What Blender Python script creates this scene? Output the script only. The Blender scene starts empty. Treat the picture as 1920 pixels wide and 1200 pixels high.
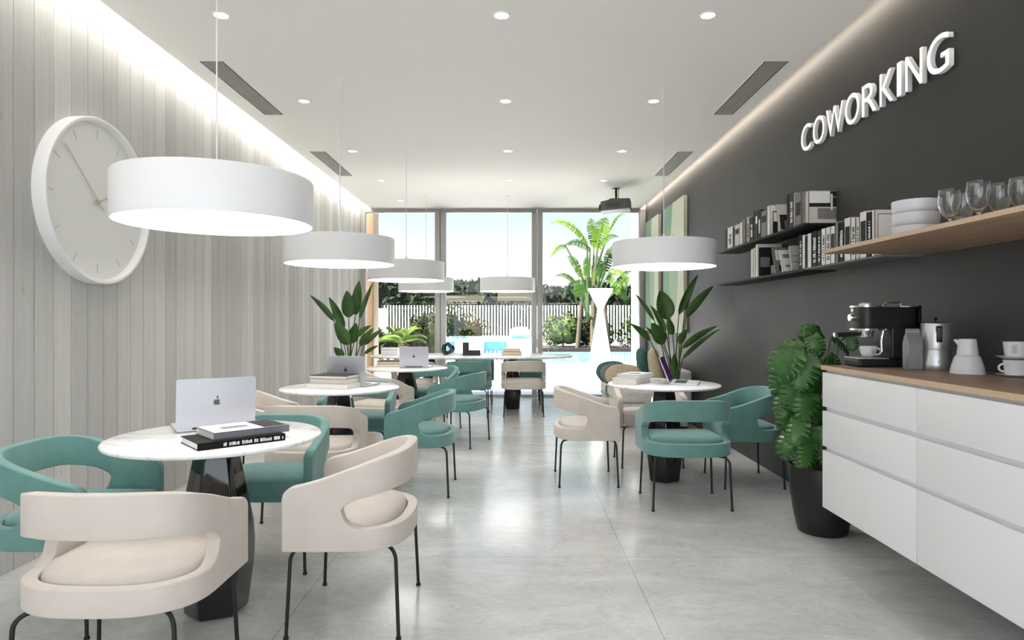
import bpy, bmesh, math, random
from mathutils import Vector, Matrix
R = random.Random(7)
PI = math.pi
C = bpy.context.scene.collection
F = 1215.0; CXP = 967.0; CYP = 600.0; H = 1.27       # focal length in pixels, vanishing point, eye height
CEIL = 3.103; XL = -2.548; XR = 2.14; YB = 10.70      # ceiling height, side walls, glazed end wall

# ---------------------------------------------------------------- colour / material helpers
def lin(c):
    return tuple(((v/12.92) if v <= .04045 else ((v+.055)/1.055)**2.4) for v in c)
def rgb(r, g, b): return lin((r/255, g/255, b/255)) + (1.0,)
def mat(name, col, rough=.5, metal=0.0, spec=.5, **kw):
    m = bpy.data.materials.new(name); m.use_nodes = True
    nt = m.node_tree; b = nt.nodes['Principled BSDF']
    b.inputs['Base Color'].default_value = col
    b.inputs['Roughness'].default_value = rough
    b.inputs['Metallic'].default_value = metal
    b.inputs['Specular IOR Level'].default_value = spec
    for k, v in kw.items(): b.inputs[k.replace('_', ' ')].default_value = v
    return m
def nodes(m): return m.node_tree.nodes, m.node_tree.links, m.node_tree.nodes['Principled BSDF']
def noise_col(m, c1, c2, scale=(1,1,1), nscale=5, detail=4, lo=.35, hi=.65, bump=0.0, rough=None):
    """varies the base colour between c1 and c2 with object-space noise"""
    n, l, b = nodes(m)
    tc = n.new('ShaderNodeTexCoord'); mp = n.new('ShaderNodeMapping'); mp.inputs['Scale'].default_value = scale
    l.new(tc.outputs['Object'], mp.inputs['Vector'])
    nz = n.new('ShaderNodeTexNoise'); nz.inputs['Scale'].default_value = nscale; nz.inputs['Detail'].default_value = detail
    l.new(mp.outputs['Vector'], nz.inputs['Vector'])
    cr = n.new('ShaderNodeValToRGB'); e = cr.color_ramp.elements
    e[0].position = lo; e[0].color = c1; e[1].position = hi; e[1].color = c2
    l.new(nz.outputs['Fac'], cr.inputs['Fac']); l.new(cr.outputs['Color'], b.inputs['Base Color'])
    if bump:
        bp = n.new('ShaderNodeBump'); bp.inputs['Strength'].default_value = bump; bp.inputs['Distance'].default_value = .01
        l.new(nz.outputs['Fac'], bp.inputs['Height']); l.new(bp.outputs['Normal'], b.inputs['Normal'])
    return m
def emit(name, col, s):
    m = bpy.data.materials.new(name); m.use_nodes = True; n = m.node_tree.nodes; l = m.node_tree.links
    n.clear(); e = n.new('ShaderNodeEmission'); o = n.new('ShaderNodeOutputMaterial')
    e.inputs['Color'].default_value = col; e.inputs['Strength'].default_value = s
    l.new(e.outputs[0], o.inputs['Surface']); return m
def pane_mat(name, tint=(1,1,1,1), refl=1.0):
    m = bpy.data.materials.new(name); m.use_nodes = True; n = m.node_tree.nodes; l = m.node_tree.links
    n.clear(); t = n.new('ShaderNodeBsdfTransparent'); g = n.new('ShaderNodeBsdfGlossy'); g.inputs['Roughness'].default_value = .01
    fr = n.new('ShaderNodeFresnel'); fr.inputs['IOR'].default_value = 1.4; mx = n.new('ShaderNodeMixShader')
    mu = n.new('ShaderNodeMath'); mu.operation = 'MULTIPLY'; mu.inputs[1].default_value = refl
    o = n.new('ShaderNodeOutputMaterial'); t.inputs['Color'].default_value = tint
    l.new(fr.outputs[0], mu.inputs[0]); l.new(mu.outputs[0], mx.inputs['Fac']); l.new(t.outputs[0], mx.inputs[1]); l.new(g.outputs[0], mx.inputs[2])
    l.new(mx.outputs[0], o.inputs['Surface']); return m

M = {}
M['white_paint'] = mat('white_paint', rgb(226,225,222), .7)
M['ceiling'] = mat('ceiling_paint', rgb(245,243,239), .9, spec=.2)
M['dark_wall'] = noise_col(mat('charcoal_wall', rgb(70,70,70), .55, spec=.35), rgb(61,61,61), rgb(66,66,65), nscale=2)
M['teal'] = mat('teal_fabric', rgb(86,140,132), .85, spec=.25, Sheen_Weight=.35, Sheen_Roughness=.5)
noise_col(M['teal'], rgb(102,144,138), rgb(108,151,145), nscale=14, detail=6, bump=.04)
M['beige'] = mat('beige_fabric', rgb(214,200,187), .85, spec=.25, Sheen_Weight=.2)
noise_col(M['beige'], rgb(209,199,190), rgb(215,205,196), nscale=10, detail=6, bump=.04)
M['black_metal'] = mat('black_metal', rgb(38,38,40), .45, .3)
M['gloss_black'] = mat('gloss_black', rgb(14,14,15), .08, 0, .6, Coat_Weight=.5)
M['matte_black'] = mat('matte_black', rgb(28,28,28), .42)
M['shelf_black'] = mat('shelf_black', rgb(17,17,18), .6, spec=.3)
M['black_pot'] = mat('black_pot', rgb(24,24,24), .38)
M['white_lacquer'] = mat('white_lacquer', rgb(232,232,234), .35)
M['shade'] = mat('lamp_shade_white', rgb(246,246,248), .35)
M['white_ceramic'] = mat('white_ceramic', rgb(232,232,234), .25)
M['grey_ceramic'] = mat('pale_grey_ceramic', rgb(220,223,229), .3)
M['steel'] = mat('brushed_steel', rgb(222,223,226), .36, .75)
M['chrome'] = mat('chrome', rgb(235,235,235), .08, 1.0)
M['laptop'] = mat('laptop_silver', rgb(200,202,210), .38, .55)
M['laptop_dark'] = mat('emblem_grey', rgb(95,97,102), .4, .5)
M['key'] = mat('keyboard_black', rgb(20,20,22), .5)
M['screen'] = emit('screen_purple', rgb(66,36,80), .7)
M['paper'] = mat('paper', rgb(225,222,215), .9)
M['alu'] = mat('window_aluminium', rgb(172,170,167), .5, .15)
M['vent_dark'] = mat('vent_dark', rgb(45,42,40), .8)
M['vent_slat'] = mat('vent_slat', rgb(190,186,180), .5)
M['projector'] = mat('projector_grey', rgb(95,95,95), .5)
M['lens_glass'] = mat('projector_lens', rgb(12,12,16), .05)
M['art_green'] = mat('art_green', rgb(136,176,142), .8)
M['art_sage'] = mat('art_sage', rgb(172,196,168), .8)
M['art_pale'] = mat('art_pale', rgb(216,222,200), .8)
M['soil'] = mat('soil', rgb(40,32,26), .95)
M['leaf'] = noise_col(mat('leaf_green', rgb(50,84,38), .42, spec=.4), rgb(38,72,28), rgb(66,102,44), nscale=5)
M['monstera'] = noise_col(mat('monstera_green', rgb(40,88,34), .28, spec=.6), rgb(32,80,26), rgb(74,124,50), nscale=6)
M['stem'] = mat('stem_green', rgb(72,86,44), .6)
M['stem_pale'] = mat('stem_pale', rgb(150,150,110), .6)
M['banana'] = noise_col(mat('banana_green', rgb(96,128,34), .5), rgb(66,104,26), rgb(112,138,36), nscale=1.2)
M['banana_dark'] = noise_col(mat('banana_dark_green', rgb(70,110,50), .5), rgb(34,62,24), rgb(66,94,32), nscale=1.2)
M['trunk'] = mat('trunk_brown', rgb(78,64,48), .9)
M['shrub'] = noise_col(mat('shrub_green', rgb(90,115,60), .7), rgb(38,56,24), rgb(84,98,42), nscale=3)
M['shrub_dark'] = noise_col(mat('shrub_dark', rgb(60,75,50), .8), rgb(28,36,22), rgb(58,64,40), nscale=3)
M['shrub_orange'] = noise_col(mat('shrub_orange', rgb(130,105,50), .8), rgb(48,52,24), rgb(104,76,28), nscale=3)
M['tree_dark'] = noise_col(mat('tree_dark', rgb(50,62,52), .9), rgb(16,24,14), rgb(40,54,34), nscale=1.5)
M['palm'] = noise_col(mat('palm_green', rgb(120,150,80), .6), rgb(60,84,36), rgb(108,126,58), nscale=2)
M['fence_white'] = mat('fence_white', rgb(228,228,228), .6)
M['concrete'] = mat('grey_concrete', rgb(104,104,106), .9)
M['paving'] = mat('pale_paving', rgb(236,234,230), .8)
M['white_wall'] = mat('white_render', rgb(236,236,236), .85)
M['roof'] = mat('roof_tile', rgb(46,44,34), .9, spec=.1)
M['water'] = mat('pool_water', rgb(112,158,168), .10, 0, .5)
M['pool_blue'] = mat('pool_tile_blue', rgb(70,150,184), .3)
M['sofa'] = noise_col(mat('sofa_grey', rgb(214,212,206), .95), rgb(206,204,198), rgb(222,220,215), nscale=20)
M['pillow_beige'] = noise_col(mat('pillow_beige', rgb(196,180,152), .95), rgb(188,172,146), rgb(204,190,162), nscale=30)
M['pillow_teal'] = noise_col(mat('pillow_teal', rgb(62,106,106), .95), rgb(56,98,99), rgb(72,116,115), nscale=30)
M['pillow_grey'] = noise_col(mat('pillow_grey', rgb(126,124,116), .95), rgb(118,116,108), rgb(134,132,124), nscale=30)
M['throw'] = noise_col(mat('throw_pale', rgb(222,224,212), .95), rgb(212,216,202), rgb(230,230,222), nscale=30)
M['art_canvas_edge'] = mat('canvas_edge', rgb(205,200,190), .8)
M['led'] = emit('led_strip', (1.0,.97,.92,1), 20.0)
M['led_warm'] = emit('led_strip_warm', (1.0,.88,.74,1), 24.0)
M['diffuser'] = emit('lamp_diffuser', (1.0,.985,.965,1), 7.0)
M['down_lens'] = emit('downlight_lens', (1.0,.97,.93,1), 8.0)
M['pane'] = pane_mat('clear_pane')
M['ink_white'] = mat('white_print', rgb(235,235,235), .7)
M['ink_black'] = mat('black_print', rgb(22,22,22), .7)
M['badge'] = mat('pale_badge', rgb(186,188,196), .6)
M['ink_grey'] = mat('grey_print', rgb(125,125,125), .7)
M['sign'] = mat('sign_white', rgb(252,252,252), .35)
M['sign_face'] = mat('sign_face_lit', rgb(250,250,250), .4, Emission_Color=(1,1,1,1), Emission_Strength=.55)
M['bag'] = mat('foil_bag', rgb(165,168,170), .4, .4)
M['glass'] = mat('drinking_glass', (1,1,1,1), .0, 0, .5, Transmission_Weight=1.0, IOR=1.45)
M['clock_face'] = mat('clock_face', rgb(236,235,231), .6)
M['clock_white'] = mat('clock_white', rgb(236,236,236), .4)
M['clock_mark'] = mat('clock_mark', rgb(196,195,191), .5)
M['gold'] = mat('clock_pin', rgb(190,176,166), .35, .6)
M['boulder'] = mat('white_stone', rgb(236,230,226), .8)

def wood_mat(name, c1, c2, axis, sc=1.0, rough=.5):
    m = mat(name, c1, rough); n, l, b = nodes(m)
    tc = n.new('ShaderNodeTexCoord'); mp = n.new('ShaderNodeMapping')
    s = [26*sc]*3; s[axis] = 1.6*sc; mp.inputs['Scale'].default_value = s
    l.new(tc.outputs['Object'], mp.inputs['Vector'])
    nz = n.new('ShaderNodeTexNoise'); nz.inputs['Scale'].default_value = 1.0; nz.inputs['Detail'].default_value = 6; nz.inputs['Roughness'].default_value = .65
    l.new(mp.outputs['Vector'], nz.inputs['Vector'])
    cr = n.new('ShaderNodeValToRGB'); e = cr.color_ramp.elements
    e[0].position = .3; e[0].color = c1; e[1].position = .7; e[1].color = c2
    l.new(nz.outputs['Fac'], cr.inputs['Fac']); l.new(cr.outputs['Color'], b.inputs['Base Color'])
    return m
M['oak'] = wood_mat('oak_shelf', rgb(150,124,100), rgb(184,158,134), 1)
M['oak_edge'] = noise_col(mat('oak_edge', rgb(200,176,146), .6), rgb(192,167,136), rgb(208,184,154), nscale=140)
M['oak_top'] = wood_mat('oak_worktop', rgb(132,106,86), rgb(168,142,120), 1)
M['oak_post'] = wood_mat('oak_post', rgb(112,90,64), rgb(132,108,80), 2)

for k_ in ('banana','banana_dark','shrub','shrub_dark','shrub_orange','tree_dark','palm'):
    M[k_].node_tree.nodes['Principled BSDF'].inputs['Specular IOR Level'].default_value = .12
    for nd in M[k_].node_tree.nodes:
        if nd.type == 'VALTORGB':
            for el in nd.color_ramp.elements: el.color = [c*(.62 if 'banana' in k_ else .85) for c in el.color[:3]] + [1]
# whitewashed vertical boards: every board its own tone, fine vertical grain, a few knots
m = mat('whitewashed_boards', rgb(200,196,190), .75, spec=.25); n, l, b = nodes(m)
tc = n.new('ShaderNodeTexCoord'); sep = n.new('ShaderNodeSeparateXYZ'); l.new(tc.outputs['Object'], sep.inputs[0])
dv = n.new('ShaderNodeMath'); dv.operation = 'DIVIDE'; dv.inputs[1].default_value = .143; l.new(sep.outputs['Y'], dv.inputs[0])
fl = n.new('ShaderNodeMath'); fl.operation = 'FLOOR'; l.new(dv.outputs[0], fl.inputs[0])
wn = n.new('ShaderNodeTexWhiteNoise'); wn.noise_dimensions = '1D'; l.new(fl.outputs[0], wn.inputs['W'])
mp = n.new('ShaderNodeMapping'); mp.inputs['Scale'].default_value = (22,22,1.0); l.new(tc.outputs['Object'], mp.inputs['Vector'])
of = n.new('ShaderNodeVectorMath'); of.operation = 'ADD'; l.new(mp.outputs[0], of.inputs[0]); l.new(wn.outputs['Color'], of.inputs[1])
nz = n.new('ShaderNodeTexNoise'); nz.inputs['Scale'].default_value = 1; nz.inputs['Detail'].default_value = 7; nz.inputs['Roughness'].default_value = .7
l.new(of.outputs[0], nz.inputs['Vector'])
mp2 = n.new('ShaderNodeMapping'); mp2.inputs['Scale'].default_value = (7,7,2.6); l.new(tc.outputs['Object'], mp2.inputs['Vector'])
vo = n.new('ShaderNodeTexVoronoi'); vo.inputs['Scale'].default_value = 1.0; l.new(mp2.outputs[0], vo.inputs['Vector'])
kn = n.new('ShaderNodeMapRange'); kn.inputs['From Min'].default_value = .02; kn.inputs['From Max'].default_value = .09; kn.inputs['To Min'].default_value = .78; kn.inputs['To Max'].default_value = 1.0
l.new(vo.outputs['Distance'], kn.inputs['Value'])
cr = n.new('ShaderNodeValToRGB'); e = cr.color_ramp.elements
e[0].position = .22; e[0].color = rgb(191,189,185); e[1].position = .75; e[1].color = rgb(211,209,205)
l.new(nz.outputs['Fac'], cr.inputs['Fac'])
tn = n.new('ShaderNodeMapRange'); tn.inputs['To Min'].default_value = .75; tn.inputs['To Max'].default_value = 1.04; l.new(wn.outputs['Value'], tn.inputs['Value'])
mu = n.new('ShaderNodeMath'); mu.operation = 'MULTIPLY'; l.new(tn.outputs[0], mu.inputs[0]); l.new(kn.outputs[0], mu.inputs[1])
vm = n.new('ShaderNodeVectorMath'); vm.operation = 'SCALE'; l.new(cr.outputs['Color'], vm.inputs[0]); l.new(mu.outputs[0], vm.inputs['Scale'])
l.new(vm.outputs[0], b.inputs['Base Color']); M['boards'] = m

# large polished stone tiles with faint veins and narrow joints
m = mat('stone_tiles', rgb(205,203,200), .16, spec=.5); n, l, b = nodes(m)
tc = n.new('ShaderNodeTexCoord')
mp = n.new('ShaderNodeMapping'); mp.inputs['Scale'].default_value = (.8,1.5,1); mp.inputs['Rotation'].default_value = (0,0,.35); l.new(tc.outputs['Object'], mp.inputs['Vector'])
nz = n.new('ShaderNodeTexNoise'); nz.inputs['Scale'].default_value = 1.9; nz.inputs['Detail'].default_value = 14; nz.inputs['Roughness'].default_value = .78; nz.inputs['Distortion'].default_value = .5
l.new(mp.outputs[0], nz.inputs['Vector'])
cr = n.new('ShaderNodeValToRGB'); e = cr.color_ramp.elements
e[0].position = .30; e[0].color = rgb(191,190,188); e[1].position = .62; e[1].color = rgb(219,218,216)
l.new(nz.outputs['Fac'], cr.inputs['Fac'])
n2 = n.new('ShaderNodeTexNoise'); n2.inputs['Scale'].default_value = 3.2; n2.inputs['Detail'].default_value = 14; n2.inputs['Roughness'].default_value = .75; n2.inputs['Distortion'].default_value = 1.6
l.new(mp.outputs[0], n2.inputs['Vector'])
ab = n.new('ShaderNodeMath'); ab.operation = 'SUBTRACT'; ab.inputs[1].default_value = .5; l.new(n2.outputs['Fac'], ab.inputs[0])
aa = n.new('ShaderNodeMath'); aa.operation = 'ABSOLUTE'; l.new(ab.outputs[0], aa.inputs[0])
vr = n.new('ShaderNodeMapRange'); vr.inputs['From Max'].default_value = .03; vr.inputs['To Min'].default_value = .86; l.new(aa.outputs[0], vr.inputs['Value'])
sep = n.new('ShaderNodeSeparateXYZ'); l.new(tc.outputs['Object'], sep.inputs[0])
def joint(out, off, pitch, w):
    a = n.new('ShaderNodeMath'); a.operation = 'SUBTRACT'; a.inputs[1].default_value = off; l.new(out, a.inputs[0])
    p = n.new('ShaderNodeMath'); p.operation = 'PINGPONG'; p.inputs[1].default_value = pitch/2; l.new(a.outputs[0], p.inputs[0])
    g = n.new('ShaderNodeMath'); g.operation = 'GREATER_THAN'; g.inputs[1].default_value = w; l.new(p.outputs[0], g.inputs[0])
    r = n.new('ShaderNodeMapRange'); r.inputs['To Min'].default_value = .62; l.new(g.outputs[0], r.inputs['Value'])
    return r.outputs[0]
j1 = joint(sep.outputs['X'], .592, 1.56, .0022); j2 = joint(sep.outputs['Y'], .35, 3.12, .0022)
m1 = n.new('ShaderNodeMath'); m1.operation = 'MULTIPLY'; l.new(j1, m1.inputs[0]); l.new(j2, m1.inputs[1])
m2 = n.new('ShaderNodeMath'); m2.operation = 'MULTIPLY'; l.new(m1.outputs[0], m2.inputs[0]); l.new(vr.outputs[0], m2.inputs[1])
vm = n.new('ShaderNodeVectorMath'); vm.operation = 'SCALE'; l.new(cr.outputs['Color'], vm.inputs[0]); l.new(m2.outputs[0], vm.inputs['Scale'])
l.new(vm.outputs[0], b.inputs['Base Color'])
rr = n.new('ShaderNodeMapRange'); rr.inputs['To Min'].default_value = .10; rr.inputs['To Max'].default_value = .28; l.new(nz.outputs['Fac'], rr.inputs['Value']); l.new(rr.outputs[0], b.inputs['Roughness'])
M['tiles'] = m

# white marble table tops with grey veins
m = mat('white_marble', rgb(240,239,237), .12); n, l, b = nodes(m)
tc = n.new('ShaderNodeTexCoord'); mp = n.new('ShaderNodeMapping'); mp.inputs['Rotation'].default_value = (0,0,.6); mp.inputs['Scale'].default_value = (1,2.2,1); l.new(tc.outputs['Object'], mp.inputs['Vector'])
nz = n.new('ShaderNodeTexNoise'); nz.inputs['Scale'].default_value = 2.4; nz.inputs['Detail'].default_value = 9; nz.inputs['Distortion'].default_value = 1.2; l.new(mp.outputs[0], nz.inputs['Vector'])
ab = n.new('ShaderNodeMath'); ab.operation = 'SUBTRACT'; ab.inputs[1].default_value = .52; l.new(nz.outputs['Fac'], ab.inputs[0])
aa = n.new('ShaderNodeMath'); aa.operation = 'ABSOLUTE'; l.new(ab.outputs[0], aa.inputs[0])
cr = n.new('ShaderNodeValToRGB'); e = cr.color_ramp.elements
e[0].position = 0; e[0].color = rgb(216,217,220); e[1].position = .04; e[1].color = rgb(242,241,239)
l.new(aa.outputs[0], cr.inputs['Fac']); l.new(cr.outputs['Color'], b.inputs['Base Color']); M['marble'] = m

# ---------------------------------------------------------------- mesh helpers
class MB:
    def __init__(s): s.bm = bmesh.new()
    def face(s, vs):
        try: return s.bm.faces.new(vs)
        except ValueError: return None
    def poly(s, pts): return s.face([s.bm.verts.new(p) for p in pts])
    def box(s, x0, x1, y0, y1, z0, z1, mtx=None):
        P = [Vector((x,y,z)) for z in (z0,z1) for y in (y0,y1) for x in (x0,x1)]
        if mtx: P = [mtx @ p for p in P]
        v = [s.bm.verts.new(p) for p in P]
        for f in ((0,2,3,1),(4,5,7,6),(0,1,5,4),(2,6,7,3),(0,4,6,2),(1,3,7,5)): s.face([v[i] for i in f])
        return s
    def tube(s, pts, r, n=10, caps=True):
        pts = [Vector(p) for p in pts]; rs = r if isinstance(r, (list,tuple)) else [r]*len(pts)
        rings = []; up = None
        for i, p in enumerate(pts):
            d = (pts[min(i+1,len(pts)-1)] - pts[max(i-1,0)]).normalized()
            if up is None: up = Vector((0,0,1)) if abs(d.z) < .9 else Vector((1,0,0))
            a = d.cross(up).normalized(); b_ = a.cross(d).normalized(); up = b_
            rings.append([s.bm.verts.new(p + (a*math.cos(2*PI*k/n) + b_*math.sin(2*PI*k/n))*rs[i]) for k in range(n)])
        for i in range(len(rings)-1):
            for k in range(n): s.face([rings[i][k], rings[i][(k+1)%n], rings[i+1][(k+1)%n], rings[i+1][k]])
        if caps: s.face(rings[0][::-1]); s.face(rings[-1])
        return s
    def lathe(s, prof, n=40, c=(0,0,0), phase=0.0, mtx=None):
        c = Vector(c); rings = []
        for (r, z) in prof:
            if r < 1e-6:
                p = Vector((0,0,z)); p = (mtx @ p if mtx else p) + c; rings.append([s.bm.verts.new(p)])
            else:
                ring = []
                for k in range(n):
                    a = 2*PI*k/n + phase; p = Vector((r*math.cos(a), r*math.sin(a), z)); ring.append(s.bm.verts.new((mtx @ p if mtx else p) + c))
                rings.append(ring)
        for A, B in zip(rings, rings[1:]):
            if len(A) == 1 and len(B) == 1: continue
            for k in range(n):
                if len(A) == 1: s.face([A[0], B[k], B[(k+1)%n]])
                elif len(B) == 1: s.face([A[k], A[(k+1)%n], B[0]])
                else: s.face([A[k], A[(k+1)%n], B[(k+1)%n], B[k]])
        return s
    def prism(s, poly, z0, z1, mtx=None):
        f = lambda p: (mtx @ Vector(p)) if mtx else Vector(p)
        a = [s.bm.verts.new(f((x,y,z0))) for x, y in poly]; b_ = [s.bm.verts.new(f((x,y,z1))) for x, y in poly]
        s.face(a[::-1]); s.face(b_)
        for i in range(len(poly)): j = (i+1) % len(poly); s.face([a[i], a[j], b_[j], b_[i]])
        return s
    def grid(s, rows):
        V = [[s.bm.verts.new(p) for p in row] for row in rows]
        for i in range(len(V)-1):
            for j in range(len(V[0])-1): s.face([V[i][j], V[i][j+1], V[i+1][j+1], V[i+1][j]])
        return s
    def bevel(s, w, seg=2, ang=35):
        bmesh.ops.recalc_face_normals(s.bm, faces=s.bm.faces[:])
        es = [e for e in s.bm.edges if len(e.link_faces) == 2 and e.calc_face_angle(0) > math.radians(ang)]
        bmesh.ops.bevel(s.bm, geom=es, offset=w, segments=seg, affect='EDGES', profile=.6, clamp_overlap=True)
        return s
    def build(s, name, m, parent=None, smooth=True, bevel=0, seg=2, ang=40, mods=None):
        if bevel: s.bevel(bevel, seg)
        bmesh.ops.recalc_face_normals(s.bm, faces=s.bm.faces[:])
        me = bpy.data.meshes.new(name); s.bm.to_mesh(me); s.bm.free()
        me.materials.append(m if not isinstance(m, str) else M[m])
        if smooth and len(me.polygons):
            me.polygons.foreach_set('use_smooth', [True]*len(me.polygons)); me.set_sharp_from_angle(angle=math.radians(ang))
        o = bpy.data.objects.new(name, me); C.objects.link(o)
        if mods:
            for typ, kw in mods:
                md = o.modifiers.new(typ, typ)
                for k, v in kw.items(): setattr(md, k, v)
            dg = bpy.context.evaluated_depsgraph_get(); dg.update()
            nm = bpy.data.meshes.new_from_object(o.evaluated_get(dg)); o.modifiers.clear(); o.data = nm; nm.name = name
            nm.polygons.foreach_set('use_smooth', [True]*len(nm.polygons)); nm.set_sharp_from_angle(angle=math.radians(ang))
        if parent: o.parent = parent
        return o
def tag(o, label, cat, group=None, kind=None):
    o['label'] = label; o['category'] = cat
    if group: o['group'] = group
    if kind: o['kind'] = kind
    return o
def thing(name, label, cat, loc=(0,0,0), rz=0, group=None):
    o = bpy.data.objects.new(name, None); C.objects.link(o); o.empty_display_size = .1
    o.location = loc; o.rotation_euler = (0,0,rz); return tag(o, label, cat, group)
def struct(o, label=None):
    o['kind'] = 'structure'
    if label: o['label'] = label
    return o
def dup(root, label, loc=None, rz=None, mats=None):
    def cp(o, par):
        c = o.copy(); C.objects.link(c)
        if par: c.parent = par
        if mats and c.data and c.data.materials and c.data.materials[0].name in mats:
            c.data = c.data.copy(); c.data.materials[0] = mats[o.data.materials[0].name]
        for ch in list(o.children): cp(ch, c)
        return c
    kids = list(root.children)
    r = root.copy(); C.objects.link(r)
    for ch in kids: cp(ch, r)
    r['label'] = label
    if loc is not None: r.location = loc
    if rz is not None: r.rotation_euler = (0,0,rz)
    return r
def rot(ax, a): return Matrix.Rotation(a, 4, ax)
def T(x, y, z): return Matrix.Translation((x,y,z))
def onz(px, py, z): Y = F*(H-z)/(py-CYP); return Vector(((px-CXP)*Y/F, Y, z))
def ony(px, py, Y): return Vector(((px-CXP)*Y/F, Y, H-(py-CYP)*Y/F))
# ---------------------------------------------------------------- the room
YF = -1.6
struct(MB().box(XL-.25, XR+.25, YF, YB+.06, -.12, 0).build('floor', 'tiles', smooth=False))
mb = MB(); mb.box(XL-.2, XL-.012, YF, YB+.1, 0, CEIL+.22)
k = math.floor(YF/.143)
while k*.143 < YB+.1:                                                      # boards with open joints
    y0 = max(k*.143, YF); y1 = min((k+1)*.143-.005, YB+.1)
    if y1 > y0: mb.box(XL-.012, XL, y0, y1, 0, CEIL+.22)
    k += 1
struct(mb.build('wall_left', 'boards', smooth=False))
struct(MB().box(XR, XR+.2, YF, YB+.1, 0, CEIL+.22).build('wall_right', 'dark_wall', smooth=False))
mb = MB(); mb.box(XL, XR, YF-.15, YF, 2.75, CEIL+.22); mb.box(XL, XL+.3, YF-.15, YF, 0, 2.75); mb.box(XR-.3, XR, YF-.15, YF, 0, 2.75)
struct(mb.build('wall_front', 'white_paint', smooth=False))
struct(MB().box(-2.387, 2.053, YF, YB-.02, CEIL, CEIL+.05).build('ceiling', 'ceiling', smooth=False))
struct(MB().box(XL-.2, XR+.2, YF-.15, YB+.12, CEIL+.22, CEIL+.27).build('ceiling_upper', 'ceiling', smooth=False))
struct(MB().box(XL, XR, YB-.02, YB+.2, CEIL, CEIL+.22).build('wall_back', 'ceiling', smooth=False))
tag(MB().box(-2.43, -2.395, YF+.05, YB-.05, CEIL+.055, CEIL+.075).build('led_strip', 'led', smooth=False), 'white light strip in the ceiling gap along the board wall', 'led strip')
tag(MB().box(2.06, 2.08, YF+.05, YB-.05, CEIL+.055, CEIL+.07).build('led_strip', 'led_warm', smooth=False), 'warm light strip in the ceiling gap along the charcoal wall', 'led strip')

def window(n, x0, x1, wl, wr, label):
    o = MB().box(x0, x1, YB-.02, YB+.09, CEIL-.062, CEIL).box(x0, x0+wl, YB-.04, YB+.10, 0, CEIL-.062)\
        .box(x1-wr, x1, YB-.04, YB+.10, 0, CEIL-.062).box(x0+wl, x1-wr, YB, YB+.08, 0, .035).build('window_%d' % n, 'alu', bevel=.006)
    struct(o, label); 
    MB().box(x0+wl-.003, x1-wr+.003, YB+.035, YB+.041, .033, CEIL-.06).build('pane', 'pane', o, smooth=False)
window(1, XL, -1.247, .065, .085, 'floor to ceiling window beside the board wall')
window(2, -1.239, .35, .085, .085, 'middle floor to ceiling window in grey frame')
window(3, .358, XR, .085, .10, 'floor to ceiling window beside the charcoal wall')
tag(MB().box(-2.56, -2.41, 10.98, 11.4, 0, 3.2).build('wooden_post', 'oak_post', bevel=.01), 'pale wooden post just outside the window beside the board wall', 'post')
struct(MB().box(2.16, 2.40, 11.6, 12.1, 0, 3.5).build('trim_1', 'white_wall', smooth=False), 'white column outside the window beside the charcoal wall')
struct(MB().box(XL-.3, XR+.3, YB+.06, YB+.12, -.12, 0).build('trim_2', 'concrete', smooth=False), 'threshold under the glazing')

# ---------------------------------------------------------------- ceiling fittings
def vent(loc, label):
    x0, x1, y0, y1 = loc; t = thing('air_vent', label, 'air vent', ((x0+x1)/2, (y0+y1)/2, CEIL), 0, 'slotted air vents in the ceiling')
    w = (x1-x0)/2; L = (y1-y0)/2; b = .012
    MB().box(-w-b, w+b, -L-b, -L, -.004, 0).box(-w-b, w+b, L, L+b, -.004, 0).box(-w-b, -w, -L, L, -.004, 0).box(w, w+b, -L, L, -.004, 0).build('frame', 'shade', t, smooth=False)
    MB().box(-w, w, -L, L, -.0015, -.0005).build('backing', 'vent_dark', t, smooth=False)
    for i in range(8):
        x = -w + (i+.5+.5)*2*w/9; MB().box(x-.0048, x+.0048, -L, L, -.005, -.0015).build('slat', 'vent_slat', t, smooth=False)
vent((-2.238,-2.072,4.58,5.78), 'nearer slotted vent in the ceiling by the board wall')
vent((-2.238,-2.072,7.04,8.23), 'farther slotted vent in the ceiling by the board wall')
vent((1.763,1.932,4.58,5.78), 'nearer slotted vent in the ceiling by the charcoal wall')
vent((1.763,1.932,7.04,8.23), 'farther slotted vent in the ceiling by the charcoal wall')

t = thing('recessed_downlight', '', 'downlight', (0,0,CEIL), 0, 'round recessed downlights in the ceiling')
MB().lathe([(.040,-.002),(.043,-.006),(.052,-.005),(.054,0)], 32).build('rim', 'shade', t)
MB().lathe([(0,-.0035),(.0405,-.0035)], 32).build('lens', 'down_lens', t)
first = True
rows = [('board wall side', -1.77, 4), ('middle line', -.085, 4), ('charcoal wall side', 1.155, 4)]
order = ['nearest', 'second', 'third', 'fourth', 'farthest']
DL = []
for nm, x, cnt in rows:
    for i, Y in enumerate((3.893, 5.42, 7.026, 8.50, 9.95)):
        if i == 4 and nm != 'board wall side': continue
        lab = {'board wall side':'%s of the ceiling downlights in the line nearest the board wall', 'middle line':'%s of the ceiling downlights in the middle line', 'charcoal wall side':'%s of the ceiling downlights in the line nearest the charcoal wall'}[nm] % order[i]
        DL.append((x, Y))
        if first: t.location = (x, Y, CEIL); t['label'] = lab; first = False
        else: dup(t, lab, (x, Y, CEIL))
for x, Y in DL + [(-1.77,2.3),(-.085,2.3),(1.155,2.3),(-1.77,.7),(-.085,.7),(1.155,.7),(-.085,-.8)]:
    ld = bpy.data.lights.new('downlight_beam', 'AREA'); ld.shape = 'DISK'; ld.size = .08; ld.energy = 1.5; ld.color = (1,.955,.90); ld.spread = math.radians(125)
    lo = bpy.data.objects.new('downlight_beam', ld); lo.location = (x, Y, CEIL-.012); C.objects.link(lo)

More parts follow.
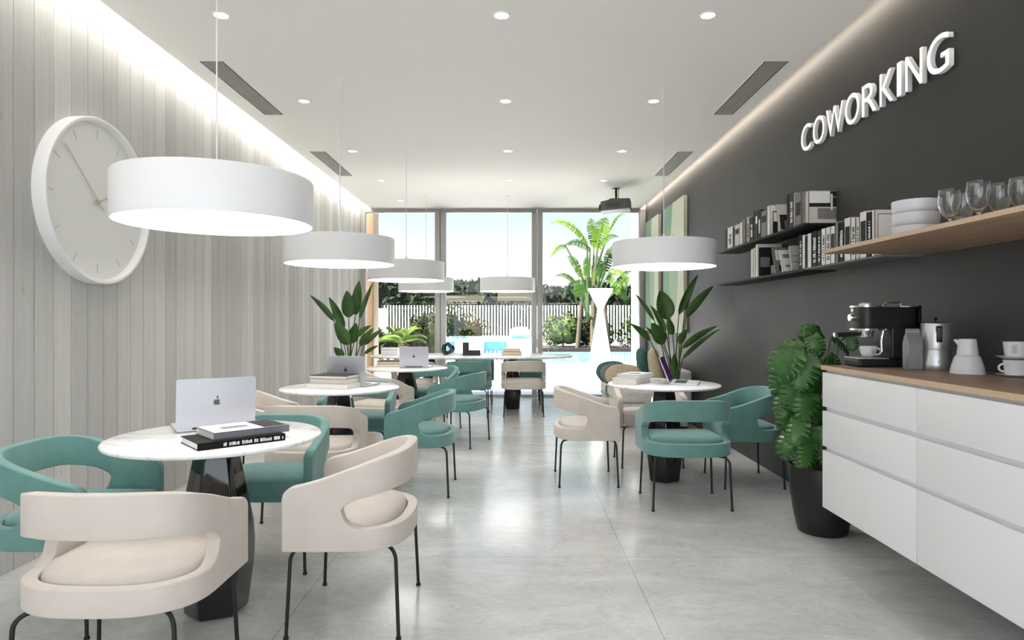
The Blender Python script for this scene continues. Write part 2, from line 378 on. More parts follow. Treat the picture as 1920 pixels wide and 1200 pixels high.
ZB, ZT, RS = 1.689, 1.885, .405
def pendant(x, y, label, first=None):
    if first: return dup(first, label, (x,y,0))
    t = thing('pendant_lamp', label, 'pendant lamp', (x,y,0), 0, 'white drum pendant lamps')
    MB().lathe([(RS-.006,ZB+.01),(RS-.006,ZB),(RS,ZB),(RS,ZT-.006),(RS-.004,ZT),(RS-.03,ZT),(0,ZT)], 96).build('shade', 'shade', t, ang=35)
    MB().lathe([(0,ZB+.004),(RS-.006,ZB+.004)], 96).build('diffuser', 'diffuser', t)
    MB().tube([(0,0,ZT+.06),(0,0,CEIL)], .0035, 8).build('cord', 'shade', t)
    MB().lathe([(0,ZT),(.013,ZT),(.013,ZT+.045),(.009,ZT+.05),(.009,ZT+.07),(0,ZT+.07)], 20).build('ferrule', 'shade', t)
    mb = MB()
    for k in range(3):
        a = PI/6 + k*2*PI/3; mb.tube([(0,0,ZT+.065),(.05*math.cos(a),.05*math.sin(a),ZT+.035),(.13*math.cos(a),.13*math.sin(a),ZT)], .0015, 6)
    mb.build('suspension_wire', 'shade', t)
    MB().lathe([(0,CEIL-.006),(.022,CEIL-.006),(.024,CEIL),(0,CEIL)], 24).build('canopy', 'shade', t)
    return t
P = pendant(-1.31, 2.84, 'large white drum pendant nearest the viewer, in front of the wall clock')
pendant(-1.325, 4.89, 'white drum pendant hung over the second table along the board wall', P)
pendant(-1.165, 6.90, 'white drum pendant hung over the third table, before the first window', P)
pendant(-1.32, 9.55, 'far white drum pendant over the long table, partly hidden behind a nearer lamp', P)
pendant(-.12, 9.55, 'far white drum pendant over the long table, alone before the middle window', P)
pendant(1.175, 5.145, 'white drum pendant hung over the round table by the charcoal wall', P)

t = thing('projector', 'grey projector hanging from the ceiling near the windows', 'projector', (1.40,9.04,0), math.radians(-14))
MB().lathe([(0,CEIL-.012),(.055,CEIL-.012),(.055,CEIL),(0,CEIL)], 24).tube([(0,0,CEIL-.012),(0,0,2.93)], .016, 12).tube([(.03,0,CEIL-.012),(.03,0,2.93)], .005, 8).build('mount', 'black_metal', t)
MB().prism([(-.20,2.775),(.20,2.80),(.20,2.935),(-.06,2.945),(-.10,2.925),(-.20,2.905)], -.15, .15, rot('X', PI/2)).build('body', 'projector', t, bevel=.008)
MB().lathe([(.048,0),(.052,.004),(.052,.03),(.044,.034),(.04,.012),(0,.012)], 28, (-.2,0,2.842), mtx=rot('Y', -PI/2)).build('lens', 'lens_glass', t)
mb = MB()
for i in range(9): mb.box(-.12+i*.022, -.112+i*.022, -.1525, -.149, 2.82, 2.88)
mb.build('vent_grille', 'vent_dark', t, smooth=False)

# ---------------------------------------------------------------- raised letters on the charcoal wall
sg = thing('wall_sign', 'white raised lettering on the charcoal wall reading COWORKING', 'sign', (2.13, 4.0, 2.497))
def glyph(ch, size=1.0, ext=.015):
    cu = bpy.data.curves.new('glyph', 'FONT'); cu.body = ch; cu.size = size; cu.extrude = ext; cu.resolution_u = 6
    o = bpy.data.objects.new('glyph', cu); C.objects.link(o)
    dg = bpy.context.evaluated_depsgraph_get(); dg.update()
    me = bpy.data.meshes.new_from_object(o.evaluated_get(dg)); bpy.data.objects.remove(o); return me
SM = Matrix(((0,0,-1,0),(-1,0,0,0),(0,1,0,0),(0,0,0,1)))
hI = glyph('I'); capz = max(v.co.y for v in hI.vertices); S = .186/capz
adv = dict(zip('COWRKING', (.722,.778,.944,.722,.667,.278,.722,.778)))
tot = sum(adv[c] for c in 'COWORKING'); cur = 4.785; span = 1.66
for ch in 'COWORKING':
    me = glyph(ch, S, .0125); xs = [v.co.x for v in me.vertices]; x0, x1 = min(xs), max(xs)
    w = adv[ch]/tot*span; ink = w*(.84 if ch in 'COGR' else .93 if ch == 'W' else .78)
    bw = .040/(x1-x0) if ch == 'I' else ink/(x1-x0)
    cy = cur - w/2
    for v in me.vertices:
        v.co.x = (v.co.x-(x0+x1)/2)*bw
    me.transform(T(-.0175, cy-4.0, 0) @ SM)
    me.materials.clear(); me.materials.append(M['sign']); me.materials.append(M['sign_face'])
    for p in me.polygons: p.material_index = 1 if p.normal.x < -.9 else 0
    o = bpy.data.objects.new('letter', me); C.objects.link(o); o.parent = sg; cur -= w
mb = MB()
for k in range(6): mb.box(.0, .01, .6-k*.25, .61-k*.25, .08, .09)
# (spacers hidden behind the letters keep the sign clear of the wall)
mb.bm.free()

# ---------------------------------------------------------------- wall clock on the boards
t = thing('wall_clock', 'large round white wall clock on the whitewashed boards', 'clock', (XL, 3.90, 1.98))
A = rot('Y', PI/2)
MB().lathe([(.47,0),(.494,0),(.494,.068),(.490,.074),(.476,.074),(.470,.066),(.468,.03)], 120, mtx=A).build('case', 'clock_white', t)
MB().lathe([(0,.03),(.469,.03)], 96, mtx=A).build('face', 'clock_face', t, smooth=False)
for k in range(12):
    a = k*PI/6; m_ = T(.0315,0,0) @ rot('X', a)
    MB().box(-.001,.001,-.0025,.0025,.375,.43, m_).build('hour_mark', 'clock_mark', t, smooth=False)
def hand(nm, ang, l, tail, w):
    MB().box(-.0015,.0015,-w,w,-tail,l, T(.040,0,0) @ rot('X', ang)).build(nm, 'clock_mark', t, smooth=False)
hand('minute_hand', math.radians(47), .40, .07, .004); hand('hour_hand', math.radians(-66), .25, .06, .005)
MB().lathe([(0,.05),(.012,.048),(.016,.03)], 20, mtx=A).build('hub', 'gold', t)

# ---------------------------------------------------------------- two canvases on the charcoal wall
def canvas(y0, y1, z0, z1, label, flip):
    t = thing('abstract_painting', label, 'painting', (XR, (y0+y1)/2, (z0+z1)/2), 0, 'green abstract canvases')
    w = (y1-y0)/2; h = (z1-z0)/2
    MB().box(-.045, -.002, -w, w, -h, h).build('canvas', 'art_green', t, smooth=False)
    MB().box(-.047, -.003, -w-.004, -w, -h, h).box(-.047,-.003, w, w+.004, -h, h).build('edge_strip', 'art_canvas_edge', t, smooth=False)
    def blob(pts, d, mname, nm):
        mb = MB(); mb.prism(pts, 0, .001, T(-.045-d,0,0) @ Matrix(((0,0,-1,0),(1,0,0,0),(0,1,0,0),(0,0,0,1)))); mb.build(nm, mname, t, smooth=False)
    c = []
    for i in range(15):
        u = i/14; c.append((-w + w*(.95+.35*math.sin(u*2.6+.2)*(1 if flip else .7)), h - 2*h*u))
    blob([(-w, h)] + c + [(-w, -h)], .001, 'art_pale', 'pale_shape')
    c = [(-w*.05+w*.42*math.cos(a)*(1 if flip else .8), -h*.1 + h*.62*math.sin(a)) for a in [k*2*PI/28 for k in range(28)]]
    blob(c, .003, 'art_sage', 'sage_shape')
canvas(8.08, 9.19, 1.10, 2.83, 'nearer pale green abstract canvas on the charcoal wall', True)
canvas(9.52, 10.44, 1.10, 2.83, 'farther green abstract canvas, next to the window', False)
# ---------------------------------------------------------------- round tables
def pedestal(mb, c=(0,0,0), s=1.0):
    prof = [(.0,.0),(.118,.0),(.128,.012),(.152,.20),(.156,.30),(.150,.38),(.084,.735),(.080,.747),(0,.747)]
    return mb.lathe([(r*s*1.02, z) for r, z in prof], 6, c, math.radians(24))
def round_table(x, y, label):
    t = thing('round_table', label, 'table', (x,y,0), 0, 'round marble tables')
    MB().lathe([(0,.745),(.425,.745),(.437,.749),(.44,.755),(.437,.762),(.43,.765),(0,.765)], 96).build('table_top', 'marble', t, ang=50)
    pedestal(MB()).build('pedestal', 'gloss_black', t, bevel=.022, seg=4, ang=30)
    return t
TT = .765
T1 = (-1.31,2.84); T2 = (-1.325,4.89); T3 = (-1.165,6.90); T4 = (1.175,5.145)
round_table(*T1, 'round white marble table nearest the viewer, carrying black books and a silver laptop')
round_table(*T2, 'round marble table second along the board wall, with a stack of three pale books')
round_table(*T3, 'round marble table third along the board wall, its laptop lid facing the viewer')
round_table(*T4, 'round marble table by the charcoal wall, with a purple-screened laptop')
LT = (-.63, 9.30)
t = thing('long_table', 'long oval marble table in front of the windows', 'table', (LT[0], LT[1], 0))
pl = []
for k in range(96):
    a = 2*PI*k/96; c, s_ = math.cos(a), math.sin(a); pl.append((1.45*math.copysign(abs(c)**.72, c), .62*math.copysign(abs(s_)**.72, s_)))
MB().prism(pl, .742, .765).build('table_top', 'marble', t, bevel=.006, ang=50)
pedestal(MB(), (-.59,0,0), .85).build('pedestal', 'gloss_black', t, bevel=.01, seg=2, ang=30); pedestal(MB(), (.59,0,0), .85).build('pedestal', 'gloss_black', t, bevel=.01, seg=2, ang=30)

# ---------------------------------------------------------------- tub chairs (front = +y)
W, YFR, YBK = .2775, .23, -.2275
def plan():
    pts = []
    for i in range(9): pts.append((W, YFR - .012*(i**1.15)*.5))
    y = pts[-1][1]
    while y > -.012: y -= .012; pts.append((W, y))
    y0 = pts[-1][1]; b = y0 - YBK; n = 2.7
    for k in range(1, 41):
        a = (PI/2)*k/40; pts.append((W*abs(math.cos(a))**(2/n) if k < 40 else 0.0, y0 - b*abs(math.sin(a))**(2/n)))
    return pts
def shell_mesh(mname, parent):
    half = plan(); pts = half + [(-x, y) for x, y in half[-2::-1]]
    L = [0]
    for p, q in zip(pts, pts[1:]): L.append(L[-1] + math.dist(p, q))
    io = min(i for i, p in enumerate(half) if p[1] < 0.0); jo = len(pts)-1-io
    bm = bmesh.new(); cols = []
    for i, (x, y) in enumerate(pts):
        u = min(max((.20-y)/.42, 0), 1); u = u*u*(3-2*u)*.55 + u*.45
        zt = .612 + .122*u
        if y > .18: zt -= .05*(1-math.sqrt(max(0, 1-((y-.18)/.05)**2)))
        v = min(max((0-y)/.2, 0), 1)
        mid = .522; zu0 = .548 + .047*v; zl0 = .445
        if io <= i <= jo:
            d = min(L[i]-L[io], L[jo]-L[i]); e = math.sqrt(max(0, 1-(1-min(d/.085,1))**2))
        else: e = 0
        zl = mid-(mid-zl0)*e; zu = mid+(zu0-mid)*e
        c = [bm.verts.new((x,y,.358)), bm.verts.new((x,y,zl))]
        c.append(bm.verts.new((x,y,zu)) if e > 0 else c[1]); c.append(bm.verts.new((x,y,zt))); cols.append(c)
    for A, B in zip(cols, cols[1:]):
        bm.faces.new([A[0],B[0],B[1],A[1]]); bm.faces.new([A[2],B[2],B[3],A[3]])
    mb = MB(); mb.bm.free(); mb.bm = bm
    return mb.build('shell', mname, parent, mods=[('SOLIDIFY', dict(thickness=.045, offset=0, use_even_offset=True)), ('BEVEL', dict(width=.010, segments=3, limit_method='ANGLE', angle_limit=math.radians(50)))], ang=60)
def inner(off):
    half = plan(); s = (W-.0225-off)/W; sy = (abs(YBK)-.0225-off)/abs(YBK)
    p = [(x*s, y*(sy if y < 0 else 1)) for x, y in half]; return p + [(-x, y) for x, y in p[-2::-1]]
def make_chair(mname):
    t = thing('tub_chair', '', 'chair', (0,0,0), 0, 'tub chairs around the tables')
    shell_mesh(mname, t)
    MB().prism(inner(.0005), .359, .386).build('seat_base', mname, t, bevel=.004, ang=50)
    o = inner(.004); mb = MB(); rows = []
    for s, z in ((.985,.3865),(1,.395),(1,.435),(.985,.455),(.95,.468),(.8,.478),(.5,.484),(.2,.486)):
        rows.append([((x*s), (.03+(y-.03)*s), z) for x, y in o])
    V = [[mb.bm.verts.new(p) for p in r] for r in rows]
    for a, b in zip(V, V[1:]):
        for j in range(len(a)): mb.face([a[j], a[(j+1)%len(a)], b[(j+1)%len(a)], b[j]])
    mb.face(V[0][::-1]); mb.face(V[-1]); mb.build('cushion', mname, t, ang=70)
    for sx, sy in ((1,1),(-1,1),(1,-1),(-1,-1)):
        path = [(sx*.16, sy*.135, .350), (sx*.215, sy*.180, .350)]
        for k in range(1, 6):
            a = PI/2*k/5; path.append((sx*(.215+.036*math.sin(a)), sy*(.180+.031*math.sin(a)), .350-.045*(1-math.cos(a))))
        path.append((sx*.2625, sy*.224, .006))
        mb = MB().tube(path, .0075, 10); mb.lathe([(0,0),(.011,0),(.011,.010),(0,.010)], 12, (sx*.2625, sy*.224, 0)); mb.build('leg', 'black_metal', t)
    return t
teal = make_chair('teal'); beige = make_chair('beige'); used = set()
def chair(col, x, y, deg, label):
    r = teal if col == 't' else beige
    if col not in used: used.add(col); r.location = (x,y,0); r.rotation_euler = (0,0,math.radians(deg)); r['label'] = label; return r
    return dup(r, label, (x,y,0), math.radians(deg))
D = .62
chair('b', T1[0], T1[1]-D, 0, 'beige tub chair nearest the viewer, its back turned, at the nearest table')
chair('b', T1[0]+D, T1[1], 90, 'beige tub chair side-on at the aisle side of the nearest table')
chair('t', T1[0]-D, T1[1], -90, 'teal tub chair between the nearest table and the board wall, cut by the picture edge')
chair('t', T1[0]-.005, T1[1]+D, 180, 'teal tub chair facing the viewer behind the nearest table')
chair('b', T2[0], T2[1]-D, 0, 'beige tub chair with its back turned at the second table along the board wall')
chair('b', T2[0]-D, T2[1], -90, 'beige tub chair between the second table and the board wall, behind a laptop lid')
chair('t', T2[0]+D, T2[1], 90, 'teal tub chair side-on at the aisle side of the second table')
chair('t', T2[0], T2[1]+D, 180, 'teal tub chair facing the viewer behind the second table')
a0 = math.radians(-18.5)
def around(c, k, a): ang = a + k*PI/2; return (c[0]+D*math.cos(ang), c[1]+D*math.sin(ang), math.degrees(ang)+90)
chair('t', *around(T3, 0, a0), 'teal tub chair turned slightly away at the aisle side of the third table')
chair('t', *around(T3, 1, a0), 'teal tub chair facing the viewer behind the third table')
chair('b', *around(T3, 2, a0), 'beige tub chair between the third table and the board wall')
chair('b', *around(T3, 3, a0), 'beige tub chair with its back turned at the third table')
chair('b', T4[0]-D, T4[1]+.03, -90, 'beige tub chair side-on at the aisle side of the charcoal wall table')
chair('b', T4[0], T4[1]+D+.01, 180, 'beige tub chair facing the viewer behind the charcoal wall table')
chair('t', T4[0], T4[1]-D, 0, 'teal tub chair with its back turned at the charcoal wall table')
chair('t', T4[0]+D, T4[1]-.02, 90, 'teal tub chair between its round table and the charcoal wall, beside the monstera')
chair('b', .105, 8.70, 0, 'beige tub chair with its back turned at the long table')
chair('t', -.63, 8.67, 0, 'teal tub chair with its back turned at the near side of the long table')
chair('b', -1.365, 8.67, 0, 'beige tub chair at the near side of the long table, seen behind a laptop')
chair('t', -.63, 9.96, 180, 'teal tub chair at the window side of the long table, opposite the near teal chair')
chair('t', .105, 9.96, 180, 'teal tub chair at the window side of the long table, opposite the beige chair')

# ---------------------------------------------------------------- laptops
def rbox(mb, x0, x1, y0, y1, z0, z1, r, mtx=None, n=5):
    pts = []
    for cx, cy, a in ((x1-r,y1-r,0),(x0+r,y1-r,PI/2),(x0+r,y0+r,PI),(x1-r,y0+r,3*PI/2)):
        for k in range(n+1): b = a + PI/2*k/n; pts.append((cx+r*math.cos(b), cy+r*math.sin(b)))
    return mb.prism(pts, z0, z1, mtx)
def emblem_pts():
    p = []
    for k in range(48):                                   # apple outline with a bite on one side
        a = 2*PI*k/48; x = math.cos(a); y = math.sin(a)
        r = 1.0 + .06*math.cos(2*a) - (.16 if y > .9 else 0)*1 - (.12 if y < -.93 else 0)
        px, py = x*r*.92, y*r
        dx, dy = px-1.08, py-.18; d = math.hypot(dx, dy)
        if d < .46: px, py = 1.08 + dx/d*.46, .18 + dy/d*.46
        p.append((px, py))
    return p
def laptop(x, y, rz, w, d, tilt, label, screen='key', logo=True):
    """rz turns the laptop: its user sits on local -y, lid back faces local +y"""
    t = thing('laptop', label, 'laptop', (x,y,TT), rz)
    mb = MB(); rbox(mb, -w/2, w/2, -d, 0, .003, .013, .012)
    for sx in (-1,1):
        for sy in (-d+.02, -.02): mb.lathe([(0,0),(.006,0),(.006,.004),(0,.004)], 10, (sx*(w/2-.03), sy, 0))
    mb.build('base', 'laptop', t, ang=50)
    mb = MB()
    for r in range(5):
        for c in range(13): mb.box(-w*.43+c*w*.0665, -w*.43+c*w*.0665+w*.057, -d*.16-r*d*.085-d*.07, -d*.16-r*d*.085, .013, .0142)
    mb.build('keyboard', 'key', t, smooth=False)
    rbox(MB(), -w*.19, w*.19, -d*.95, -d*.63, .013, .0133, .004).build('trackpad', 'vent_slat', t, smooth=False)
    m_ = T(0,-.004,.012) @ rot('X', -tilt)                # tilt back past upright
    mb = MB(); rbox(mb, -w/2, w/2, .002, d*.97, -.003, .003, .010, m_ @ rot('X', PI/2)); lid = mb.build('lid', 'laptop', t, ang=50)
    MB().box(-w/2+.006, w/2-.006, .003, .0036, .012, d*.95, m_ @ Matrix.Scale(-1,4,(0,1,0))).build('screen', screen, lid, smooth=False)
    MB().tube([(-w*.3,-.002,.013),(w*.3,-.002,.013)], .005, 10).build('hinge', 'key', t)
    if logo:
        s = .0155; e = m_ @ T(0,.0031,d*.50) @ rot('X', -PI/2) @ rot('Z', PI)
        mb = MB(); mb.prism([(-px*s*-1, py*s) for px, py in emblem_pts()], 0, .0004, e)
        mb.prism([(-.001+.0045*math.cos(a)+.003, .0225+.0065*math.sin(a)+.002*math.cos(a)) for a in [k*2*PI/16 for k in range(16)]], 0, .0004, e)
        mb.build('emblem', 'laptop_dark', lid, smooth=False)
    return t
laptop(-1.378, 2.985, math.radians(33+180), .335, .235, math.radians(6), 'silver laptop on the nearest table, lid facing the viewer behind two dark books')
laptop(-1.285, 4.93, math.radians(180-17), .33, .23, math.radians(9), 'silver laptop half hidden behind the three pale books on the second table')
laptop(-1.07, 6.82, math.radians(180-3), .31, .22, math.radians(6), 'silver laptop on the third table beside a stack of beige books')
laptop(1.245, 5.20, math.radians(71), .31, .22, math.radians(22), 'open laptop seen side-on with a purple screen, on the charcoal wall table', 'screen', True)

# ---------------------------------------------------------------- books
def bookmat(c): 
    k = 'cover_%d_%d_%d' % c
    if k not in M: M[k] = mat(k, rgb(*c), .6, spec=.25)
    return M[k]
def book(loc, rz, label, th, hgt, dep, col, stand=True, group=None, page=True, marks=None, band=None, cover=None, lean=0, tilt_axis='X'):
    """standing: spine faces local -x, thickness along y, height z. lying: spine faces local -y, length along x."""
    t = thing('book', label, 'book', loc, rz, group)
    if lean: t.rotation_euler = (lean, 0, rz); t.location.z += max(0, -th*math.sin(lean))
    m_ = Matrix.Identity(4) if stand else Matrix(((0,0,1,0),(1,0,0,0),(0,1,0,0),(0,0,0,1)))
    b = .0022
    mb = MB().box(0, dep, 0, b, 0, hgt, m_).box(0, dep, th-b, th, 0, hgt, m_).box(0, b*1.3, 0, th, 0, hgt, m_)
    mb.build('cover', bookmat(col), t, smooth=False)
    MB().box(b, dep-.004, b, th-b, .003, hgt-.003, m_).build('page_block', 'paper', t, smooth=False)
    if marks:                                             # illegible print on the spine
        mname, a, z = marks; mb = MB(); p = a*hgt; rr = random.Random(int(hgt*1e4)+int(th*1e5))
        while p < z*hgt:
            l_ = rr.uniform(.003,.007); mb.box(-.0006, .0001, th*.25, th*.25+th*rr.uniform(.35,.55), p, p+l_, m_); p += l_+rr.uniform(.0012,.003)
            if rr.random() < .18: p += .008
        mb.build('title', mname, t, smooth=False)
    if band:
        mname, a, z = band; MB().box(-.0005, .0002, th*.12, th*.88, a*hgt, z*hgt, m_).build('spine_label', mname, t, smooth=False)
    if cover:                                             # printed areas on the face turned to -y (standing) / upward (lying)
        for i, (mname, x0, x1, z0, z1) in enumerate(cover):
            yy = (-.0006-.0002*i, .0001) if stand else (th-.0001, th+.0006+.0002*i)
            MB().box(x0*dep, x1*dep, yy[0], yy[1], z0*hgt, z1*hgt, m_).build('cover_print', mname, t, smooth=False)
    return t
# on the nearest table (lying, spine towards the viewer)
ang = math.radians(42); g = 'books on the tables'
book((-1.225,2.494,TT), ang, 'black hardback with white spine print lying on the nearest table', .028, .345, .23, (16,16,18), False, g, marks=('ink_white',.28,.97))
book((-1.195,2.565,TT+.028), ang+.03, 'grey photo book lying on the black hardback on the nearest table', .028, .31, .215, (128,128,134), False, g,
     cover=[('ink_white',.03,.97,.02,.66),('ink_black',.1,.97,.66,.98),('ink_grey',.35,.6,.2,.55)], marks=None)
# second table: three pale books
for i, (dx, a, th, L, dp, c, lab) in enumerate(((0,-14,.037,.325,.235,(226,222,216),'bottom of the three pale books stacked on the second table'),
        (.02,-12,.035,.30,.225,(206,200,192),'middle of the three pale books stacked on the second table'),(.012,-15,.026,.305,.225,(60,58,58),'top book with a dark cover on the pale stack on the second table'))):
    z = TT + (0,.037,.072)[i]; a = math.radians(a)
    b = book((-1.535+dx, 4.765+.012*i, z), a, lab, th, L, dp, c, False, g)
    if i == 2: MB().box(-.001, L*.995, -.0008, .0003, .002, th-.005).build('spine_label', bookmat((214,208,202)), b, smooth=False)
for i, (th, L, c, lab) in enumerate(((.030,.255,(205,190,176),'bottom of three books stacked on the third table'),(.026,.245,(196,182,170),'middle of three books stacked on the third table'),(.010,.24,(88,84,80),'thin dark book on top of the stack on the third table'))):
    book((-1.50+.004*i, 6.98+.004*i, TT+(0,.030,.056)[i]), math.radians(-2+i), lab, th, L, .18, c, False, g)
b = book((.928,5.01,TT), math.radians(58), 'thick white book lying on the charcoal wall table', .046, .31, .20, (204,202,199), False, g)
book((.955,5.03,TT+.046), math.radians(55), 'pale grey book lying on the thick white book on the charcoal wall table', .032, .29, .19, (192,191,190), False, g, cover=[('ink_grey',.2,.7,.3,.6),('ink_black',.35,.5,.42,.6)])
book((-.20,9.25,TT), 0, 'lower of two beige books on the long table', .050, .285, .2, (208,190,172), False, g)
book((-.185,9.26,TT+.050), .02, 'upper of two beige books on the long table', .046, .255, .19, (216,200,184), False, g)
t = thing('storage_box', 'white box with a lid at the board wall end of the long table', 'box', (-1.80,9.32,TT))
MB().box(-.12,.12,-.09,.09,0,.075).build('body', 'white_lacquer', t, bevel=.003); MB().box(-.124,.124,-.094,.094,.076,.105).build('lid', 'white_lacquer', t, bevel=.004)
# black ring sculpture: a thick lumpy ring with a hole
bm = bmesh.new(); rows = []
for i in range(40):
    a = 2*PI*i/40; rr_ = .062*(1+.10*math.cos(3*a+.6)); tr = .034*(1+.16*math.sin(2*a+1))
    rows.append([Vector(((rr_+tr*math.cos(b))*math.cos(a), .8*tr*math.sin(b)*1.2, (rr_+tr*math.cos(b))*math.sin(a))) for b in [2*PI*k/16 for k in range(16)]])
V = [[bm.verts.new(p) for p in r] for r in rows]
for i in range(40):
    for j in range(16): bm.faces.new([V[i][j],V[i][(j+1)%16],V[(i+1)%40][(j+1)%16],V[(i+1)%40][j]])
mb = MB(); mb.bm.free(); mb.bm = bm; o = mb.build('ring_sculpture', 'gloss_black', ang=80)
zmin = min(v.co.z for v in o.data.vertices); o.location = (-.985,9.38,TT-zmin-.002); o.rotation_euler = (0,0,.35); tag(o, 'glossy black ring shaped sculpture on the long table', 'sculpture')
t = thing('desk_planter', 'black stepped desk planter with a small yellow plant on the long table', 'planter', (-.63,9.26,TT))
MB().box(-.125,-.04,-.05,.05,0,.185).box(-.04,.125,-.05,.05,0,.075).build('block', 'matte_black', t, bevel=.003)
mb = MB(); mb.tube([(.07,0,.07),(.072,.0,.14),(.085,0,.21)], .0022, 6).tube([(.072,0,.13),(.05,.01,.2)], .0018, 6); mb.build('stem', 'stem', t)
mb = MB(); rr = random.Random(3)
for k in range(26):
    c = Vector((.085 if k % 2 else .05, 0, .20)) + Vector((rr.gauss(0,.022), rr.gauss(0,.015), rr.gauss(.01,.02))); e = Matrix.Rotation(rr.uniform(0,6), 4, 'Z') @ Matrix.Rotation(rr.uniform(-1,1), 4, 'X')
    mb.poly([c + e @ Vector(p) for p in ((-.006,0,0),(0,.014,0),(.006,0,0),(0,-.014,0))])
mb.build('foliage', 'shrub_orange', t)

# ---------------------------------------------------------------- wall shelves
XS = 1.924
tag(MB().box(XS, XR, 4.325, 6.18, 1.900, 1.918).build('wall_shelf', 'shelf_black', bevel=.002), 'upper black wall shelf holding books', 'shelf')
tag(MB().box(XS, XR, 4.325, 6.18, 1.597, 1.615).build('wall_shelf', 'shelf_black', bevel=.002), 'lower black wall shelf holding books', 'shelf')
tag(MB().box(XS, XR, 3.40, 4.323, 1.603, 1.615).build('wall_shelf', 'concrete', bevel=.002), 'thin grey shelf end carrying the white books beyond the lower black shelf', 'shelf')
ws = tag(MB().box(1.585, XR, 1.75, 3.35, 1.611, 1.630).build('wall_shelf', 'oak', smooth=False), 'long oak wall shelf holding bowls and glasses', 'shelf')
MB().box(1.5838, 1.5855, 1.75, 3.3512, 1.6112, 1.6298).box(1.5838, XR, 3.3495, 3.3512, 1.6112, 1.6298).build('edge_band', 'oak_edge', ws, smooth=False)

KX = 1.935*F
def Yp(px): return KX/(px-CXP)
WH = (228,226,222); OW = (206,202,194); DK = (34,34,34); DG = (66,64,62); GR = (128,124,120); BK = (18,18,19); LG = (176,173,168)
nth = ['first','second','third','fourth','fifth','sixth','seventh','eighth','ninth','tenth','eleventh','twelfth','thirteenth','fourteenth','fifteenth','sixteenth','seventeenth','eighteenth','nineteenth','twentieth']
cname = {WH:'white', OW:'off-white', DK:'black', DG:'dark grey', GR:'mid grey', BK:'black', LG:'light grey'}
def row(items, z, g, where):
    for i, (a, b, h, d, c, mk) in enumerate(items):
        y0, y1 = Yp(b)+.0008, Yp(a)-.0008; n_ = nth[i]
        ink = 'ink_white' if c in (DK,BK,DG) else 'ink_black'
        kw = dict(marks=(ink,.18,.7)) if mk == 1 else dict(band=(ink,.55,.8)) if mk == 2 else {}
        if isinstance(mk, list): kw = dict(cover=mk)
        book((1.935, y0, z), 0, '%s book standing %s from the window end of the %s' % (cname[c], n_, where), y1-y0, h, d, c, True, g, **kw)
U = [(1359.5,1363.5,.185,.15,DK,0),(1364,1374,.19,.15,WH,1),(1374.3,1377.3,.175,.14,DK,0),(1377.6,1387,.185,.15,OW,2),(1387.3,1392,.19,.15,WH,0),
     (1392.4,1397.4,.205,.16,GR,0),(1397.6,1399.4,.20,.15,DK,0),(1399.6,1405,.21,.15,LG,1),(1405.3,1412.3,.195,.16,DK,1),(1412.6,1416,.235,.17,DK,0),(1416.2,1420.5,.23,.17,DG,2),
     (1420.8,1426.6,.225,.16,DK,1),(1427,1437.6,.205,.16,GR,2),
     (1438.4,1444,.225,.165,WH,[('ink_black',.12,.9,.05,.8),('ink_white',.16,.62,.45,.76),('ink_grey',.5,.95,.1,.42),('ink_white',.35,.55,.06,.3)])]
row(U, 1.918, 'books on the upper black shelf', 'upper black shelf')
U2 = [(1475,1479,.245,.16,BK,0),(1479.3,1488,.24,.16,DG,1),(1488.3,1490.6,.235,.16,OW,0),(1490.9,1502.6,.225,.16,GR,2),(1503.4,1511,.213,.17,WH,2),
      (1511.3,1518,.215,.20,OW,[('ink_black',.02,.98,.50,.99),('ink_white',.02,.72,.62,.985),('ink_grey',.3,.97,.12,.46),('ink_white',.74,.80,.40,.9),('ink_grey',.80,.98,.78,.82)])]
g2 = 'books at the near end of the upper black shelf'
for i, (a, b, h, d, c, mk) in enumerate(U2):
    ink = 'ink_white' if c in (DK,BK,DG) else 'ink_black'
    kw = dict(cover=mk) if isinstance(mk, list) else dict(marks=(ink,.15,.75)) if mk == 1 else dict(band=(ink,.3,.7)) if mk == 2 else {}
    lab = ['thin tall black book beginning the near block on the upper black shelf','dark grey book with spine print in the near block on the upper black shelf','thin off-white book between two grey ones on the upper black shelf',
           'mid grey book with black spine label in the near block on the upper shelf','white book second from the near end of the upper black shelf','book ending the upper black shelf, its black and white photo cover towards the viewer'][i]
    xx, o_ = (1.935, 0) if i < 4 else (1.955, .058)
    book((xx, Yp(b)+.0008+o_, 1.918), 0, lab, Yp(a)-Yp(b)-.0016, h, d, c, True, g2, **kw)
book((1.945, 4.78, 1.9185), 0, 'white book leaning at a slant in the gap on the upper black shelf', .016, .215, .15, OW, True, g2, lean=math.radians(-13), cover=[('ink_black',.08,.92,.08,.62),('ink_grey',.3,.8,.12,.4)])
g3 = 'books on the lower black shelf'
L1 = [(1408,1412,.235,.15,WH,0),(1412.3,1416.5,.24,.15,OW,0),(1416.8,1421,.262,.19,WH,[('ink_black',.04,.96,.03,.90),('ink_grey',.1,.5,.3,.6),('ink_white',.55,.9,.1,.35)])]
labs = ['first thin white book at the window end of the lower black shelf','second thin white book at the window end of the lower black shelf','tall white book with a black photo cover on the lower black shelf']
for i, (a, b, h, d, c, mk) in enumerate(L1): book((1.935, Yp(b)+.0008, 1.615), 0, labs[i], Yp(a)-Yp(b)-.0016, h, d, c, True, g3, cover=mk or None)
book((1.95, 4.86, 1.6155), 0, 'grey book leaning backwards on the lower black shelf', .02, .21, .15, GR, True, g3, lean=math.radians(-18), cover=[('ink_white',.1,.9,.5,.9),('ink_black',.2,.5,.1,.3)])
book((1.94, 4.70, 1.6155), 0, 'white book leaning on the grey one on the lower black shelf', .02, .175, .16, WH, True, g3, lean=math.radians(-22), cover=[('ink_grey',.1,.8,.62,.8),('ink_grey',.15,.5,.2,.3)])
